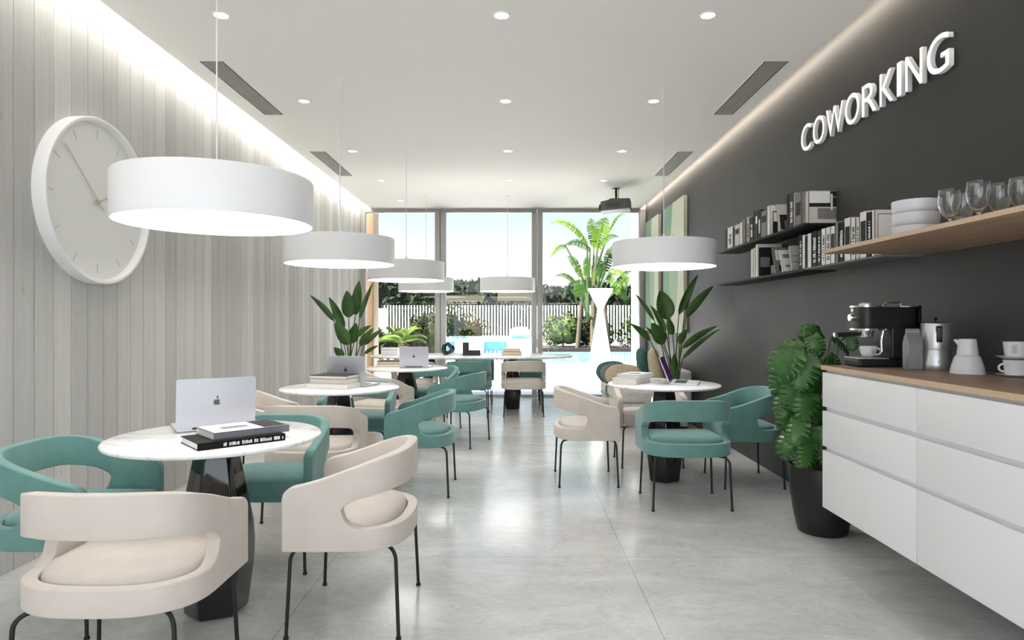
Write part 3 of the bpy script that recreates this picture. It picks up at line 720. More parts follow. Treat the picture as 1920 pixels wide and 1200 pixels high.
book((1.94, 4.54, 1.6155), 0, 'light grey book leaning in front of the white one on the lower black shelf', .028, .18, .15, LG, True, g3, lean=math.radians(-15), cover=[('ink_grey',.05,.95,.3,.34),('ink_grey',.05,.95,.55,.59)])
L2 = [(1498,1504,.235,.16,BK,1),(1504.4,1509.6,.225,.16,WH,0),(1510,1513.6,.215,.16,DK,0),(1514,1521.4,.225,.16,WH,0),(1522,1532,.23,.16,BK,1),(1532.6,1539,.225,.16,DG,1)]
L3 = [(1540,1548,.23,.17,WH,1),(1548.4,1557,.23,.17,WH,1),(1557.4,1565.4,.228,.17,WH,2),(1566,1571.8,.25,.17,GR,0),(1572.4,1582.4,.235,.17,BK,1),(1583,1595,.25,.17,WH,2),(1595.6,1604,.235,.17,WH,1),(1604.6,1611.6,.235,.17,OW,1),
      (1612,1625,.258,.18,WH,2),(1625.6,1634,.245,.18,BK,1),(1634.6,1640,.25,.20,WH,[('ink_grey',.08,.96,.04,.92),('ink_white',.1,.95,.05,.90),('ink_black',.5,.94,.05,.16)])]
for L_, nm, lb in ((L2, g3, 'lower black shelf'), (L3, 'books on the thin grey shelf end', 'thin grey shelf end')):
    for i, (a, b, h, d, c, mk) in enumerate(L_):
        ink = 'ink_white' if c in (DK,BK,DG) else 'ink_black'
        kw = dict(cover=mk) if isinstance(mk, list) else dict(marks=(ink,.12,.8)) if mk == 1 else dict(band=(ink,.25,.8)) if mk == 2 else {}
        lab = '%s book, %s from the left in the block on the %s' % (cname[c], nth[i], lb)
        if isinstance(mk, list): lab = 'last standing white book with its pale cover towards the viewer, behind the oak shelf end'
        book((1.935, Yp(b)+.0008, 1.615), 0, lab, Yp(a)-Yp(b)-.0016, h, d, c, True, nm, **kw)
book((1.93, 3.405, 1.615), 0, 'black book with white print lying flat at the oak shelf end', .026, .19, .075, BK, False, 'books on the thin grey shelf end', marks=('ink_white',.2,.85))

# crockery on the oak shelf
ZS = 1.630
for i in range(3):
    z = ZS + i*.056; t = tag(MB().lathe([(0,z+.003),(.070,z),(.084,z+.001),(.091,z+.008),(.0935,z+.022),(.0945,z+.0555),(.0915,z+.0555),(.090,z+.024),(.082,z+.010),(0,z+.009)], 56, (1.78,2.885,0)).build('bowl', 'grey_ceramic'),
        ['lowest of the three stacked pale bowls on the oak shelf','middle of the three stacked pale bowls on the oak shelf','topmost of the three stacked pale bowls on the oak shelf'][i], 'bowl', 'stacked bowls')
for i in range(7):
    z = ZS + i*.0105
    tag(MB().lathe([(0,z+.003),(.05,z),(.06,z),(.095,z+.011),(.1,z+.014),(.096,z+.015),(.06,z+.006),(0,z+.006)], 48, (1.985,3.03,0)).build('plate', 'grey_ceramic'),
        '%s plate up in the stack of pale plates behind the bowls' % nth[i], 'plate', 'stacked plates')
def goblet(x, y, label):
    t = thing('stem_glass', label, 'glass', (x,y,ZS), 0, 'clear glasses on the oak shelf')
    MB().lathe([(0,.026),(.012,.027),(.028,.045),(.038,.075),(.040,.10),(.036,.134),(.0348,.134),(.0385,.10),(.0365,.076),(.0265,.047),(.010,.030),(0,.030)], 40).build('bowl', 'glass', t, ang=60)
    MB().lathe([(0,0),(.026,0),(.026,.002),(.008,.006),(.0045,.012),(.006,.022),(.010,.0259),(0,.0259)], 32).build('foot', 'glass', t, ang=60)
    return t
for x, y, lb in ((1.65,2.465,'clear glass next to the bowls at the front edge of the oak shelf'),(1.76,2.55,'clear glass standing behind the first two glasses, second from the bowls'),(1.65,2.31,'clear glass third from the bowls on the oak shelf'),(1.76,2.355,'clear glass fourth from the bowls on the oak shelf'),(1.76,2.255,'clear glass farthest from the bowls, at the picture edge')):
    goblet(x, y, lb)

# ---------------------------------------------------------------- hanging drawer units and worktop
XC = 1.585; ZC = 1.037
def unit(y0, y1, label, end):
    t = thing('drawer_cabinet', label, 'cabinet', (XC, y0, .3056), 0, 'hanging white drawer units'); z = .3056
    MB().box(.020, XR-XC-.003, 0, y1-y0, 0, 1.014-z).build('body', 'white_lacquer', t, smooth=False)
    for a, b in ((.3056,.600),(.622,.803),(.825,1.001)):
        d = MB().box(0, .0185, .0012, y1-y0-.0012, a-z, b-z).build('drawer', 'white_lacquer', t, bevel=.0012)
    if end:
        for a in (.601,.804,1.002): MB().box(.0, .0195, y1-y0-.0035, y1-y0, a-z, a+.020-z if a < 1 else a+.0115-z).build('channel_cap', 'ink_black', t, smooth=False)
unit(2.564, 3.35, 'white drawer unit at the monstera end of the counter', True)
unit(1.778, 2.562, 'white drawer unit running out of the picture on the near side', False)
wt = tag(MB().box(XC-.003, XR, 1.75, 3.355, 1.0142, ZC).build('worktop', 'oak_top', smooth=False), 'oak worktop along the white drawer units', 'worktop')
MB().box(XC-.0045, XC-.0025, 1.75, 3.3565, 1.0145, ZC-.0004).box(XC-.0045, XR, 3.3548, 3.3565, 1.0145, ZC-.0004).build('edge_band', 'oak_edge', wt, smooth=False)

# espresso machine: local +y towards the room (-x in the world)
t = thing('espresso_machine', 'black and chrome espresso machine on the oak worktop', 'coffee machine', (1.84,3.262,ZC), PI/2)
# local x runs along the wall, local y = room side
hw = .076
MB().box(-hw,hw,-.15,.150,0,.040).build('base', 'matte_black', t, bevel=.012, seg=4)
MB().box(-hw+.004,hw-.004,.0,.152,.0402,.045).build('drip_grid', 'steel', t, bevel=.002)
MB().box(-hw,hw,-.15,-.01,.0405,.20).build('column', 'matte_black', t, bevel=.010, seg=3)
rbox(MB(), -hw, hw, -.15, .135, .190, .297, .045, n=8).build('head', 'matte_black', t, bevel=.004)
rbox(MB(), -hw-.002, hw+.002, -.02, .139, .183, .190, .045, n=8).build('lower_trim', 'chrome', t)
rbox(MB(), -hw-.001, hw+.001, .02, .139, .2972, .305, .045, n=8).build('upper_trim', 'chrome', t)
MB().lathe([(0,.3052),(.034,.3052),(.034,.313),(.022,.320),(0,.320)], 32, (0,.075,0)).build('tank_cap', 'steel', t)
MB().tube([(.03,-.02,.2972),(.03,-.03,.312),(.03,-.055,.321),(.03,-.115,.321),(.03,-.118,.305)], .003, 8).build('rail', 'chrome', t)
MB().box(-hw-.002,hw+.002,-.156,-.14,.04,.306).build('water_tank', 'lens_glass', t, bevel=.006)
MB().lathe([(0,.026),(.017,.026),(.020,.020),(.020,0),(0,0)], 28, (.0,.135,.245), mtx=rot('X', -PI/2)).build('dial', 'chrome', t)
MB().lathe([(0,.012),(.009,.012),(.010,.008),(.010,0),(0,0)], 20, (.0,.135,.283), mtx=rot('X', -PI/2)).build('button', 'chrome', t)
pf = MB().lathe([(0,.148),(.029,.148),(.031,.154),(.031,.170),(.036,.176),(.036,.1828),(0,.1828)], 32, (0,.075,0)).build('portafilter', 'chrome', t)
MB().tube([(0,.10,.162),(0,.125,.162),(0,.16,.161),(0,.225,.158)], [.007,.009,.012,.012], 14).build('portafilter_handle', 'matte_black', pf)
MB().lathe([(0,0),(.0125,0),(.0135,.004),(.0125,.012),(0,.013)], 20, (0,.2245,.158), mtx=rot('X', -PI/2)).build('handle_end', 'chrome', pf)
MB().tube([(.045,.06,.183),(.045,.075,.165),(.045,.04,.15)], .006, 10).tube([(-.055,.02,.183),(-.055,.03,.13),(-.055,.028,.075)], .0065, 12).build('steam_wand', 'chrome', t)

def cup(name, loc, label, s=1.0, hang=0, group='white coffee cups', saucer=False, prof=None):
    t = thing(name, label, 'cup', loc, hang, group)
    prof = prof or [(0,.003),(.018,.003),(.020,0),(.023,0),(.034,.016),(.040,.036),(.0415,.056),(.0395,.056),(.037,.034),(.030,.016),(0,.009)]
    MB().lathe([(r*s, z*s) for r, z in prof], 48).build('bowl', 'white_ceramic', t, ang=60)
    rmax = max(r for r, z in prof)
    pts = [(s*(rmax-.006), 0, s*.046)] + [(s*(rmax-.003+.020*math.sin(a)), 0, s*(.031+.016*math.cos(a))) for a in [PI*k/8 for k in range(0,9)]] + [(s*(rmax-.010), 0, s*.014)]
    MB().tube(pts, .0042*s, 10).build('handle', 'white_ceramic', t)
    return t
c = cup('espresso_cup', (1.775,3.262,ZC+.0455), 'white cup standing on the drip grid of the espresso machine', 1.0, math.radians(-48))
MB().box(-.010,.010,-.0012,.0004,-.014,.014, T(.0385*math.cos(-.6),.0385*math.sin(-.6),.036) @ rot('Z', PI/2-.6) ).build('printed_badge', 'badge', c, smooth=False)
mugp = [(0,.003),(.030,.003),(.033,0),(.036,0),(.040,.010),(.043,.035),(.046,.064),(.044,.064),(.041,.034),(.037,.010),(0,.008)]
for i, z in enumerate((0, .074)):
    s_ = MB().lathe([(0,.002),(.036,0),(.044,0),(.068,.008),(.072,.0105),(.068,.0105),(.042,.005),(0,.005)], 48, (2.055,2.66,ZC+z)).build('saucer', 'white_ceramic')
    tag(s_, ['lower white saucer of the cup stack at the picture edge','upper white saucer between the two stacked cups at the picture edge'][i], 'saucer', 'white saucers')
    c = cup('coffee_cup', (2.055,2.66,ZC+z+.0055), ['lower white cup of the stack on the worktop at the picture edge','upper white cup of the stack on the worktop at the picture edge'][i], 1.0, math.radians(165) if i == 0 else math.radians(20), prof=mugp)
    MB().box(-.008,.008,-.0014,.0006,-.017,.017, T(.0435*math.cos(-2.7),.0435*math.sin(-2.7),.036) @ rot('Z', -2.7+PI/2) ).build('printed_badge', 'badge', c, smooth=False)

t = thing('coffee_bag', 'grey foil coffee bag between the espresso machine and the moka pot', 'bag', (1.874,3.06,ZC), math.radians(86))
rows = []
for z, hx, hy in ((0,.026,.030),(.004,.028,.032),(.12,.028,.032),(.150,.018,.0315),(.170,.005,.031),(.192,.0022,.031)):
    rows.append([Vector((hx*a, hy*b_, z)) for a, b_ in ((-1,-1),(-1,-.5),(-1,0),(-1,.5),(-1,1),(-.4,1),(0,.82 if .01 < z < .15 else 1),(.4,1),(1,1),(1,.5),(1,0),(1,-.5),(1,-1),(.4,-1),(0,-.82 if .01 < z < .15 else -1),(-.4,-1))])
mb = MB(); V = [[mb.bm.verts.new(p) for p in r] for r in rows]
for a, b_ in zip(V, V[1:]):
    for j in range(16): mb.face([a[j], a[(j+1)%16], b_[(j+1)%16], b_[j]])
mb.face(V[0][::-1]); mb.face(V[-1]); mb.build('pouch', 'bag', t, ang=25)
MB().box(-.0045,.0045,-.0312,.0312,.176,.181).build('seal', 'vent_slat', t, smooth=False)

t = thing('moka_pot', 'brushed steel moka pot with a black handle on the worktop', 'moka pot', (1.985,3.065,ZC), math.radians(-112))
MB().lathe([(0,0),(.070,0),(.074,.006),(.072,.03),(.062,.088),(.0605,.094),(0,.094)], 56).build('boiler', 'steel', t, ang=40)
MB().lathe([(0,.0945),(.0615,.0945),(.0625,.100),(.060,.215),(.0585,.218),(0,.221)], 56).prism([(-.061,-.012),(-.072,0),(-.061,.012)], .185, .216).build('jug', 'steel', t, ang=40)
MB().lathe([(0,.2212),(.054,.2205),(.048,.224),(0,.228)], 40).build('lid', 'chrome', t)
MB().lathe([(.003,.2275),(.004,.233),(.009,.238),(.006,.245),(0,.246)], 20).build('lid_knob', 'lens_glass', t)
MB().prism([(.0605,.205),(.0905,.205),(.0945,.195),(.0905,.13),(.078,.13),(.078,.175),(.0605,.178)], -.011, .011, rot('X', PI/2)).build('handle', 'matte_black', t, bevel=.004)
MB().lathe([(.0005,.002),(.004,.002),(.004,-.004),(.0005,-.004)], 12, (.071,0,.04), mtx=rot('Y', PI/2)).build('valve', 'gold', t)

t = thing('ceramic_pourer', 'white ceramic pourer on a ridged conical base on the worktop', 'pourer', (1.973,2.83,ZC), math.radians(150))
prof = [(0,0),(.067,0)]
for k in range(8): z = .004+k*.0085; r = .0665-.0175*(k/8)**1.3; prof += [(r, z), (r-.0022, z+.0062)]
prof += [(.047,.074),(.043,.079),(0,.079)]
MB().lathe(prof, 56).build('base', 'white_ceramic', t, ang=25)
MB().lathe([(0,.0795),(.040,.0795),(.041,.085),(.033,.150),(.031,.150),(.037,.09),(0,.086)], 48).build('jug', 'white_ceramic', t, ang=50)
MB().tube([(.030,0,.128),(.040,0,.141),(.049,0,.146)], [.010,.0075,.004], 12).build('spout', 'white_ceramic', t)
# ---------------------------------------------------------------- plants indoors
def blade(mb, base, tip, width, sag=.12, fold=.35, n=10, prof=None, side=None):
    """a folded leaf blade arched from base to tip"""
    base, tip = Vector(base), Vector(tip); d = tip-base; L = d.length; dn = d.normalized()
    s = side or dn.cross(Vector((0,-1,0)))
    if s.length < 1e-3: s = Vector((1,0,0))
    s.normalize(); up = s.cross(dn).normalized()
    if up.z < 0 and not side: up = -up
    rows = []
    for i in range(n+1):
        u = i/n; c = base + d*u + Vector((0,0,1))*(sag*L*4*u*(1-u)*.5)
        w = width*.5*(math.sin(PI*min(u**.62,1))**.75 if 0 < u < 1 else 0)
        if i == 0: w = width*.06
        if i == n: w = .001
        k = up*(fold*w)
        rows.append([c - s*w + k, c - s*w*.5 + k*.45, c, c + s*w*.5 + k*.45, c + s*w + k])
    mb.grid(rows); return mb
def paradise(name, label, cx, Y, zpot, rpot, base_px, spec, seed):
    rr = random.Random(seed); bx = (base_px[0]-CXP)*Y/F
    t = thing(name, label, 'plant', (bx, Y, 0), 0)
    MB().lathe([(0,0),(rpot*.75,0),(rpot*.8,.01),(rpot,zpot),(rpot*.93,zpot),(rpot*.9,zpot-.04),(0,zpot-.04)], 40).build('pot', 'black_pot', t)
    MB().lathe([(0,zpot-.03),(rpot*.9,zpot-.03)], 28).build('soil', 'soil', t)
    for (b, tip, w, dy) in spec:
        B = ony(b[0], b[1], Y+dy*.5) - Vector((bx,Y,0)); Tp = ony(tip[0], tip[1], Y+dy) - Vector((bx,Y,0))
        mb = blade(MB(), B, Tp, w, sag=.10, fold=.3, n=14)
        o = mb.build('leaf', 'leaf', t, ang=180, mods=[('SUBSURF', dict(levels=1)), ('SOLIDIFY', dict(thickness=.0015))])
        s0 = Vector((rr.uniform(-.05,.05), rr.uniform(-.05,.05), zpot-.04)); m1 = s0.lerp(B, .55); m1.z += .06; m1.x = s0.x + (B.x-s0.x)*.4; m1.y = s0.y + (B.y-s0.y)*.4
        q = [s0.lerp(m1, u).lerp(m1.lerp(B, u), u) for u in [k/8 for k in range(9)]]
        MB().tube(q + [B.lerp(Tp,.25)+Vector((0,0,.03*(Tp-B).length))], [.008]*5+[.006]*3+[.005,.003], 8).build('stem', 'stem', t)
def cz(pts, ox, oy, k): return [((ox+a/k, oy+b/k), (ox+c/k, oy+d/k), w, dy) for (a,b,c,d,w,dy) in pts]
RP = cz([(615,490,815,75,.085,.05),(690,515,970,195,.095,-.45),(500,540,425,240,.20,.1),(550,700,505,520,.09,-.05),(465,795,335,575,.15,-.15),(480,660,325,395,.07,.15),
         (365,555,160,270,.045,.2),(322,755,115,580,.07,-.2),(445,795,275,615,.05,0),(618,790,695,640,.085,-.1),(650,835,1015,605,.075,-.6),(650,945,1045,635,.05,-.7),(572,1140,570,880,.09,-.1),(680,450,720,250,.05,.2)], 1160, 500, 5.4545)
paradise('bird_of_paradise', 'tall strap-leaved plant in a dark pot against the charcoal wall and canvases', 1.7, 7.2, .34, .17, (1266,711), RP, 4)
LP = cz([(250,832,78,650,.075,-.1),(320,890,212,663,.11,.0),(350,808,340,618,.17,-.05),(400,790,425,548,.13,.1),(428,818,525,560,.06,.05),(310,950,262,760,.09,.1),(350,1000,250,848,.16,-.15),(370,990,405,845,.13,-.05),
         (400,940,512,862,.07,-.1),(430,1008,530,880,.085,.05),(465,1000,598,885,.06,.15),(462,1062,562,1005,.045,-.1),(312,1092,248,1018,.10,-.1)], 560, 380, 3.75)
paradise('bird_of_paradise', 'tall strap-leaved plant by the board wall in front of the first window', -2.0, 7.9, .34, .15, (655,690), LP, 5)

# monstera in its tapered black pot
t = thing('potted_monstera', 'lush monstera in a tapered black floor pot beside the white drawer units', 'plant', (1.845,3.90,0))
MB().lathe([(0,0),(.128,0),(.140,.008),(.165,.12),(.186,.28),(.193,.395),(.190,.402),(.184,.402),(.180,.385),(.178,.34),(0,.34)], 56).build('pot', 'black_pot', t)
MB().lathe([(0,.352),(.178,.352)], 32).build('soil', 'soil', t)
def monstera_leaf(L, Wd, droop):
    mb = MB(); n = 6; rows = []
    def pt(u, v):                                         # u along the midrib, v sideways (-1..1)
        x = v*Wd*.5; y = u*L; z = -droop*L*(u*u)*.55 - abs(v)*abs(v)*Wd*.22 + abs(v)*Wd*.16
        return Vector((x, y, z))
    def wid(u): return max(.02, math.sin(PI*min(1,(u+.16)/1.16)**.72)**.62)
    for sgn in (-1, 1):
        for i in range(n):
            a, b_ = i/n, (i+1)/n; m_ = (a+b_)/2; back = -.10 + .10*m_
            o1, o2, o3 = a+.15+(back if i == 0 else 0)*2.2, m_+.18, b_+.098
            o1, o2, o3 = [min(o, 1.0) for o in (o1,o2,o3)]
            w1, w2, w3 = wid(a+.01)*.93, wid(m_), wid(min(b_,.985))*.93
            j1 = .26*wid(a+.01) if i else .5; j2 = .26*wid(min(b_,.985))
            P_ = [pt(a,0), pt(a+.05*(i>0), sgn*j1), pt(max(-.16,o1-.02), sgn*w1), pt(o2, sgn*w2*1.03), pt(o3-.02, sgn*w3), pt(min(b_+.05,1), sgn*j2), pt(b_,0)]
            vs = [mb.bm.verts.new(p) for p in P_]
            mb.face([vs[0],vs[1],vs[5],vs[6]]); mb.face([vs[1],vs[2],vs[3],vs[4],vs[5]])
    bmesh.ops.remove_doubles(mb.bm, verts=mb.bm.verts[:], dist=.0005)
    bmesh.ops.triangulate(mb.bm, faces=mb.bm.faces[:])
    return mb
ML = [monstera_leaf(.23,.21,.5), monstera_leaf(.21,.22,.8), monstera_leaf(.18,.16,.35)]
tmp = [m_.build('leaf', 'monstera', None, ang=180, mods=[('SOLIDIFY', dict(thickness=.0016))]) for m_ in ML]
MMESH = [o.data for o in tmp]
for o in tmp: bpy.data.objects.remove(o)
mk = random.Random(11)
# (pixel of the leaf base, pixel of the leaf tip, depth offset) read off the photograph, then placed as real leaves around the pot
spec = [((1512,640),(1462,655),-.10),((1488,652),(1447,712),-.16),((1505,628),(1556,668),-.04),((1520,630),(1545,668),-.22),((1560,632),(1608,655),.02),((1590,628),(1622,652),.10),((1540,622),(1500,612),.14),((1484,668),(1468,722),-.05),
        ((1516,668),(1492,738),-.20),((1528,690),(1542,752),-.12),((1500,712),(1474,770),-.10),((1518,735),(1508,800),-.22),((1535,748),(1552,806),-.15),((1492,760),(1470,812),-.06),((1502,785),(1480,842),-.18),((1528,800),(1538,858),-.20),
        ((1490,812),(1458,858),-.04),((1520,828),(1512,884),-.24),((1545,830),(1565,884),-.16),((1470,690),(1452,748),.08),((1560,700),(1585,760),.04),((1478,735),(1458,790),.06),((1550,668),(1580,700),.10),((1512,845),(1494,880),-.10)]
root = Vector((1.845,3.90,0))
for i, (b, tip, dy) in enumerate(spec):
    Y = 3.86 + dy; B = ony(b[0], b[1], Y) - root; Tp = ony(tip[0], tip[1], Y-.05) - root
    Tp.x = min(Tp.x, .19); B.x = min(B.x, .18)
    d = (Tp-B); L = max(d.length, .12); y_ = d.normalized()
    nrm = Vector((mk.uniform(-.9,.5), -.75, mk.uniform(.35,1.4))).normalized(); x_ = y_.cross(nrm).normalized(); z_ = x_.cross(y_).normalized()
    k = i % 3; s = L/(.23,.21,.18)[k]*.86
    o = bpy.data.objects.new('leaf', MMESH[k]); C.objects.link(o); o.parent = t
    o.matrix_local = Matrix.Translation(B) @ Matrix((x_*s, y_*s, z_*s)).transposed().to_4x4()
    s0 = Vector((mk.uniform(-.06,.06), mk.uniform(-.06,.06), .35)); m1 = Vector((s0.x*1.4+(B.x-s0.x)*.25, s0.y+(B.y-s0.y)*.3+.03, max(B.z, .5)*.98))
    q = [s0.lerp(m1, u).lerp(m1.lerp(B, u), u) for u in [k_/8 for k_ in range(9)]]
    MB().tube(q, .0038, 7).build('stem', 'stem', t)

# ---------------------------------------------------------------- lounge corner by the windows
t = thing('sofa', 'pale grey sofa against the charcoal wall beside the windows', 'sofa', (1.62,8.30,0))
MB().box(-.42,.40,-.75,.75,.10,.30).build('base', 'sofa', t, bevel=.03, seg=3)
MB().box(-.44,.20,-.62,.74,.302,.43).build('seat_cushion', 'sofa', t, bevel=.045, seg=4)
MB().box(.22,.44,-.75,.75,.302,.68).build('backrest', 'sofa', t, bevel=.05, seg=4)
MB().box(-.44,.215,-.78,-.63,.302,.54).build('armrest', 'sofa', t, bevel=.05, seg=4)
for sx in (-.36,.34):
    for sy in (-.66,.66): MB().lathe([(0,0),(.018,0),(.022,.11),(0,.11)], 14, (sx,sy,0)).build('leg', 'black_metal', t)
def pillow(loc, rx, rz, w, h, th, m_, label, ry=0, rd=.62):
    mb = MB(); n = 14
    def P(u, v, s):
        e = (1-u**4)*(1-v**4); k = 1; uu = u*(1-.42*rd*v*v); v = v*(1-.42*rd*u*u); u = uu
        return Vector((u*w/2*k, s*th/2*max(e,0)**.5, v*h/2*k))
    for s in (-1,1): mb.grid([[P(-1+2*i/n, -1+2*j/n, s) for i in range(n+1)] for j in range(n+1)])
    bmesh.ops.remove_doubles(mb.bm, verts=mb.bm.verts[:], dist=.0008)
    o = mb.build('cushion', m_, None, ang=180); o.location = loc; o.rotation_euler = (rx, ry, rz)
    return tag(o, label, 'cushion', 'loose cushions on the sofa')
pillow((1.33,7.98,.585), math.radians(-25), math.radians(-10), .46, .31, .16, 'pillow_beige', 'beige cushion leaning on the near end of the pale sofa')
pillow((1.28,8.20,.585), math.radians(-30), math.radians(12), .44, .31, .15, 'pillow_grey', 'grey cushion leaning between the beige and the teal one on the sofa')
pillow((1.26,8.44,.59), math.radians(-30), math.radians(6), .44, .32, .15, 'pillow_teal', 'teal cushion leaning third in line on the seat of the pale sofa')
pillow((1.72,8.80,.66), math.radians(-8), math.radians(80), .40, .48, .15, 'pillow_teal', 'tall teal cushion standing against the sofa back by the window', 0)
pillow((1.72,8.00,.68), math.radians(-8), math.radians(80), .40, .50, .15, 'pillow_beige', 'tall beige cushion standing against the sofa back near the tall plant')
mb = MB(); rows = []
for i in range(13):
    u = i/12; rows.append([])
    for j in range(9):
        v = j/8; x = -.46+.0*u; s = u*.75
        if s < .28: p = Vector((-.02 - (s-.28), 0, .452))
        else: p = Vector((.28, 0, .452))
        xx = .16 - s if s < .60 else -.447-.012*math.sin(v*9); zz = .438 if s < .60 else .438-(s-.60)
        if s >= .60: xx = -.452-.008*math.sin(v*9+u)
        rows[-1].append(Vector((xx, .05+v*.5+.02*u, zz + .003*math.sin(v*14+u*5))))
mb.grid(rows); o = mb.build('throw_blanket', 'throw', None, ang=180, mods=[('SOLIDIFY', dict(thickness=.008, offset=1))]); o.location = (1.62,8.30,0)
tag(o, 'pale throw blanket hanging over the front of the sofa seat', 'blanket')

# ---------------------------------------------------------------- garden outside
struct(MB().box(-40, 40, YB+.12, 34, -.3, -.01).build('ground_patio', 'paving', smooth=False), 'bright paved terrace')
struct(MB().box(-40, 40, 34, 120, -.3, -.012).build('ground_beyond', 'soil', smooth=False))
t = thing('swimming_pool', 'pool with pale blue water seen through the middle and right windows', 'pool', (4.5,21.5,0))
MB().box(-4.2,6,-3,4.5,-.009,.012).build('water', 'water', t, smooth=False)
MB().box(-4.6,6.4,-3.4,-3,-.009,.05).box(-4.6,6.4,4.5,5.0,-.009,.05).box(-4.6,-4.2,-3,4.5,-.009,.05).build('coping', 'white_wall', t, bevel=.01)
t = thing('raised_pool', 'white raised pool wall with blue openings behind the long table', 'pool', (-1.0,20.4,0))
mb = MB(); mb.box(-4.5,1.6,0,.5,.60,.66).box(-4.5,-1.4,0,.5,0,.60).box(-.90,-.02,0,.5,0,.60).box(.72,1.6,0,.5,0,.60).box(-4.5,1.6,4,4.3,0,.66).build('wall', 'white_wall', t, bevel=.012)
MB().box(-4.4,1.5,.51,3.98,.2,.58).build('water_block', 'pool_blue', t, smooth=False)
for k in range(5): MB().box(.06+k*.13,.10+k*.13,.12,.20,0,.30).build('rail', 'white_wall', t, bevel=.004)
o = MB().lathe([(0,0),(.42,0),(.47,.1),(.42,.25),(.25,.36),(0,.40)], 24).build('boulder', 'boulder', ang=80)
for v in o.data.vertices: v.co += Vector((math.sin(v.co.y*9)*.03, math.cos(v.co.x*8)*.03, math.sin(v.co.x*11)*.02*(v.co.z > .05)))
o.location = (.17,24.55,.655); o.data.transform(Matrix.Scale(.9, 4)); tag(o, 'rounded white stone on the raised pool wall, behind the middle window', 'stone')
o.location = (.17, 24.55, .66)
t = thing('slatted_fence', 'fence of white upright slats on a grey base wall across the garden', 'fence', (0,30,0))
mb = MB(); x = -6.1
while x < 7.6: mb.box(x, x+.054, 0, .05, .365, 1.95); x += .138
mb.build('slat_panel', 'fence_white', t, smooth=False)
MB().box(-9,9.5,-.05,.12,0,.365).build('base_wall', 'concrete', t, smooth=False)
MB().box(-6.2,7.7,.055,.09,.42,.47).box(-6.2,7.7,.055,.09,1.80,1.85).build('rail', 'matte_black', t, smooth=False)
for x in (-6.2,-2.62,1.0,4.5,7.65): MB().box(x-.05,x+.05,.06,.16,.365,1.97).build('post', 'matte_black', t, smooth=False)
struct(MB().box(-12,-5.75,28.5,28.8,0,1.78).build('trim_3', 'white_wall', smooth=False), 'white garden wall outside the first window')

def leafball(mb, c, r, n, size, rr, squash=.8):
    for k in range(n):
        a, z = rr.uniform(0,2*PI), rr.uniform(-1,1); q = math.sqrt(1-z*z); d = rr.uniform(.55,1)**.5
        p = Vector(c) + Vector((q*math.cos(a)*r*d, q*math.sin(a)*r*d, z*r*squash*d))
        e = Matrix.Rotation(rr.uniform(0,6.28),4,'Z') @ Matrix.Rotation(rr.uniform(-1.2,1.2),4,'X') @ Matrix.Rotation(rr.uniform(-1,1),4,'Y'); s = size*rr.uniform(.6,1.3)
        mb.poly([p + e @ Vector(v) for v in ((-s*.45,0,0),(0,-s,0),(s*.45,0,0),(0,s,0))])
def bush(x, y, z, r, h, m_, label, seed, n=650, size=.075):
    rr = random.Random(seed); t = thing('garden_shrub', label, 'shrub', (x,y,z), 0, 'garden shrubs')
    mb = MB()
    for k in range(7):
        a = rr.uniform(0,6.28); leafball(mb, (r*.55*math.cos(a), r*.45*math.sin(a), h*rr.uniform(.35,.75)), r*.55, n*2//7, size, rr, min(1.3, h/r*.7))
    for k in range(4):
        a = rr.uniform(0,6.28); mb.lathe([(0,-.5),(.30,-.42),(.48,-.12),(.45,.2),(.25,.43),(0,.5)], 9, (r*.4*math.cos(a), r*.35*math.sin(a), h*.48), mtx=Matrix.Diagonal((r*1.0, r*.9, h*.78, 1)))
    mb.build('foliage', m_, t, smooth=False)
    mb = MB()
    for k in range(5): a = rr.uniform(0,6.28); mb.tube([(0,0,0),(r*.25*math.cos(a),r*.25*math.sin(a),h*.35),(r*.5*math.cos(a),r*.45*math.sin(a),h*.7)], .015, 5)
    mb.build('stem', 'trunk', t)
# raised planting beds
tag(MB().box(1.0,5.6,25.6,28.4,0,.16).build('planting_bed', 'soil', smooth=False), 'planting bed below the banana plant in the right window', 'planting bed')
tag(MB().box(-7.5,-2.8,16.6,18.6,-.009,.10).build('planting_bed', 'soil', smooth=False), 'planting bed outside the first window', 'planting bed')
bush(1.95,26.6,.16,.85,1.35,'shrub','leafy green shrub left of the white hourglass planter',21,900)
bush(2.9,26.9,.16,.75,1.5,'shrub_dark','darker reddish green shrub behind the one left of the planter',22,700)
bush(3.45,26.2,.16,.5,.9,'shrub','low bright shrub at the foot of the banana stems',23,500)
bush(5.0,26.4,.16,.85,1.45,'shrub','leafy green shrub on the far right of the right window',24,900)
bush(-2.9,24.9,.0,.95,1.75,'shrub_dark','dark green shrub behind the raised pool beside the mullion',25,900)
bush(-1.75,25.1,.0,.75,1.45,'shrub_orange','orange tinted shrub behind the raised pool',26,700)
bush(-3.62,17.5,.10,.45,.95,'shrub_dark','dark bushy shrub low in the first window',27,900,.07)
bush(-2.5,17.8,.10,.5,1.3,'shrub_dark','shrub touching the mullion in the first window',28,700,.07)
bush(-3.05,18.2,.10,.55,.75,'shrub_dark','low dark shrub behind the garden palm',29,600,.07)
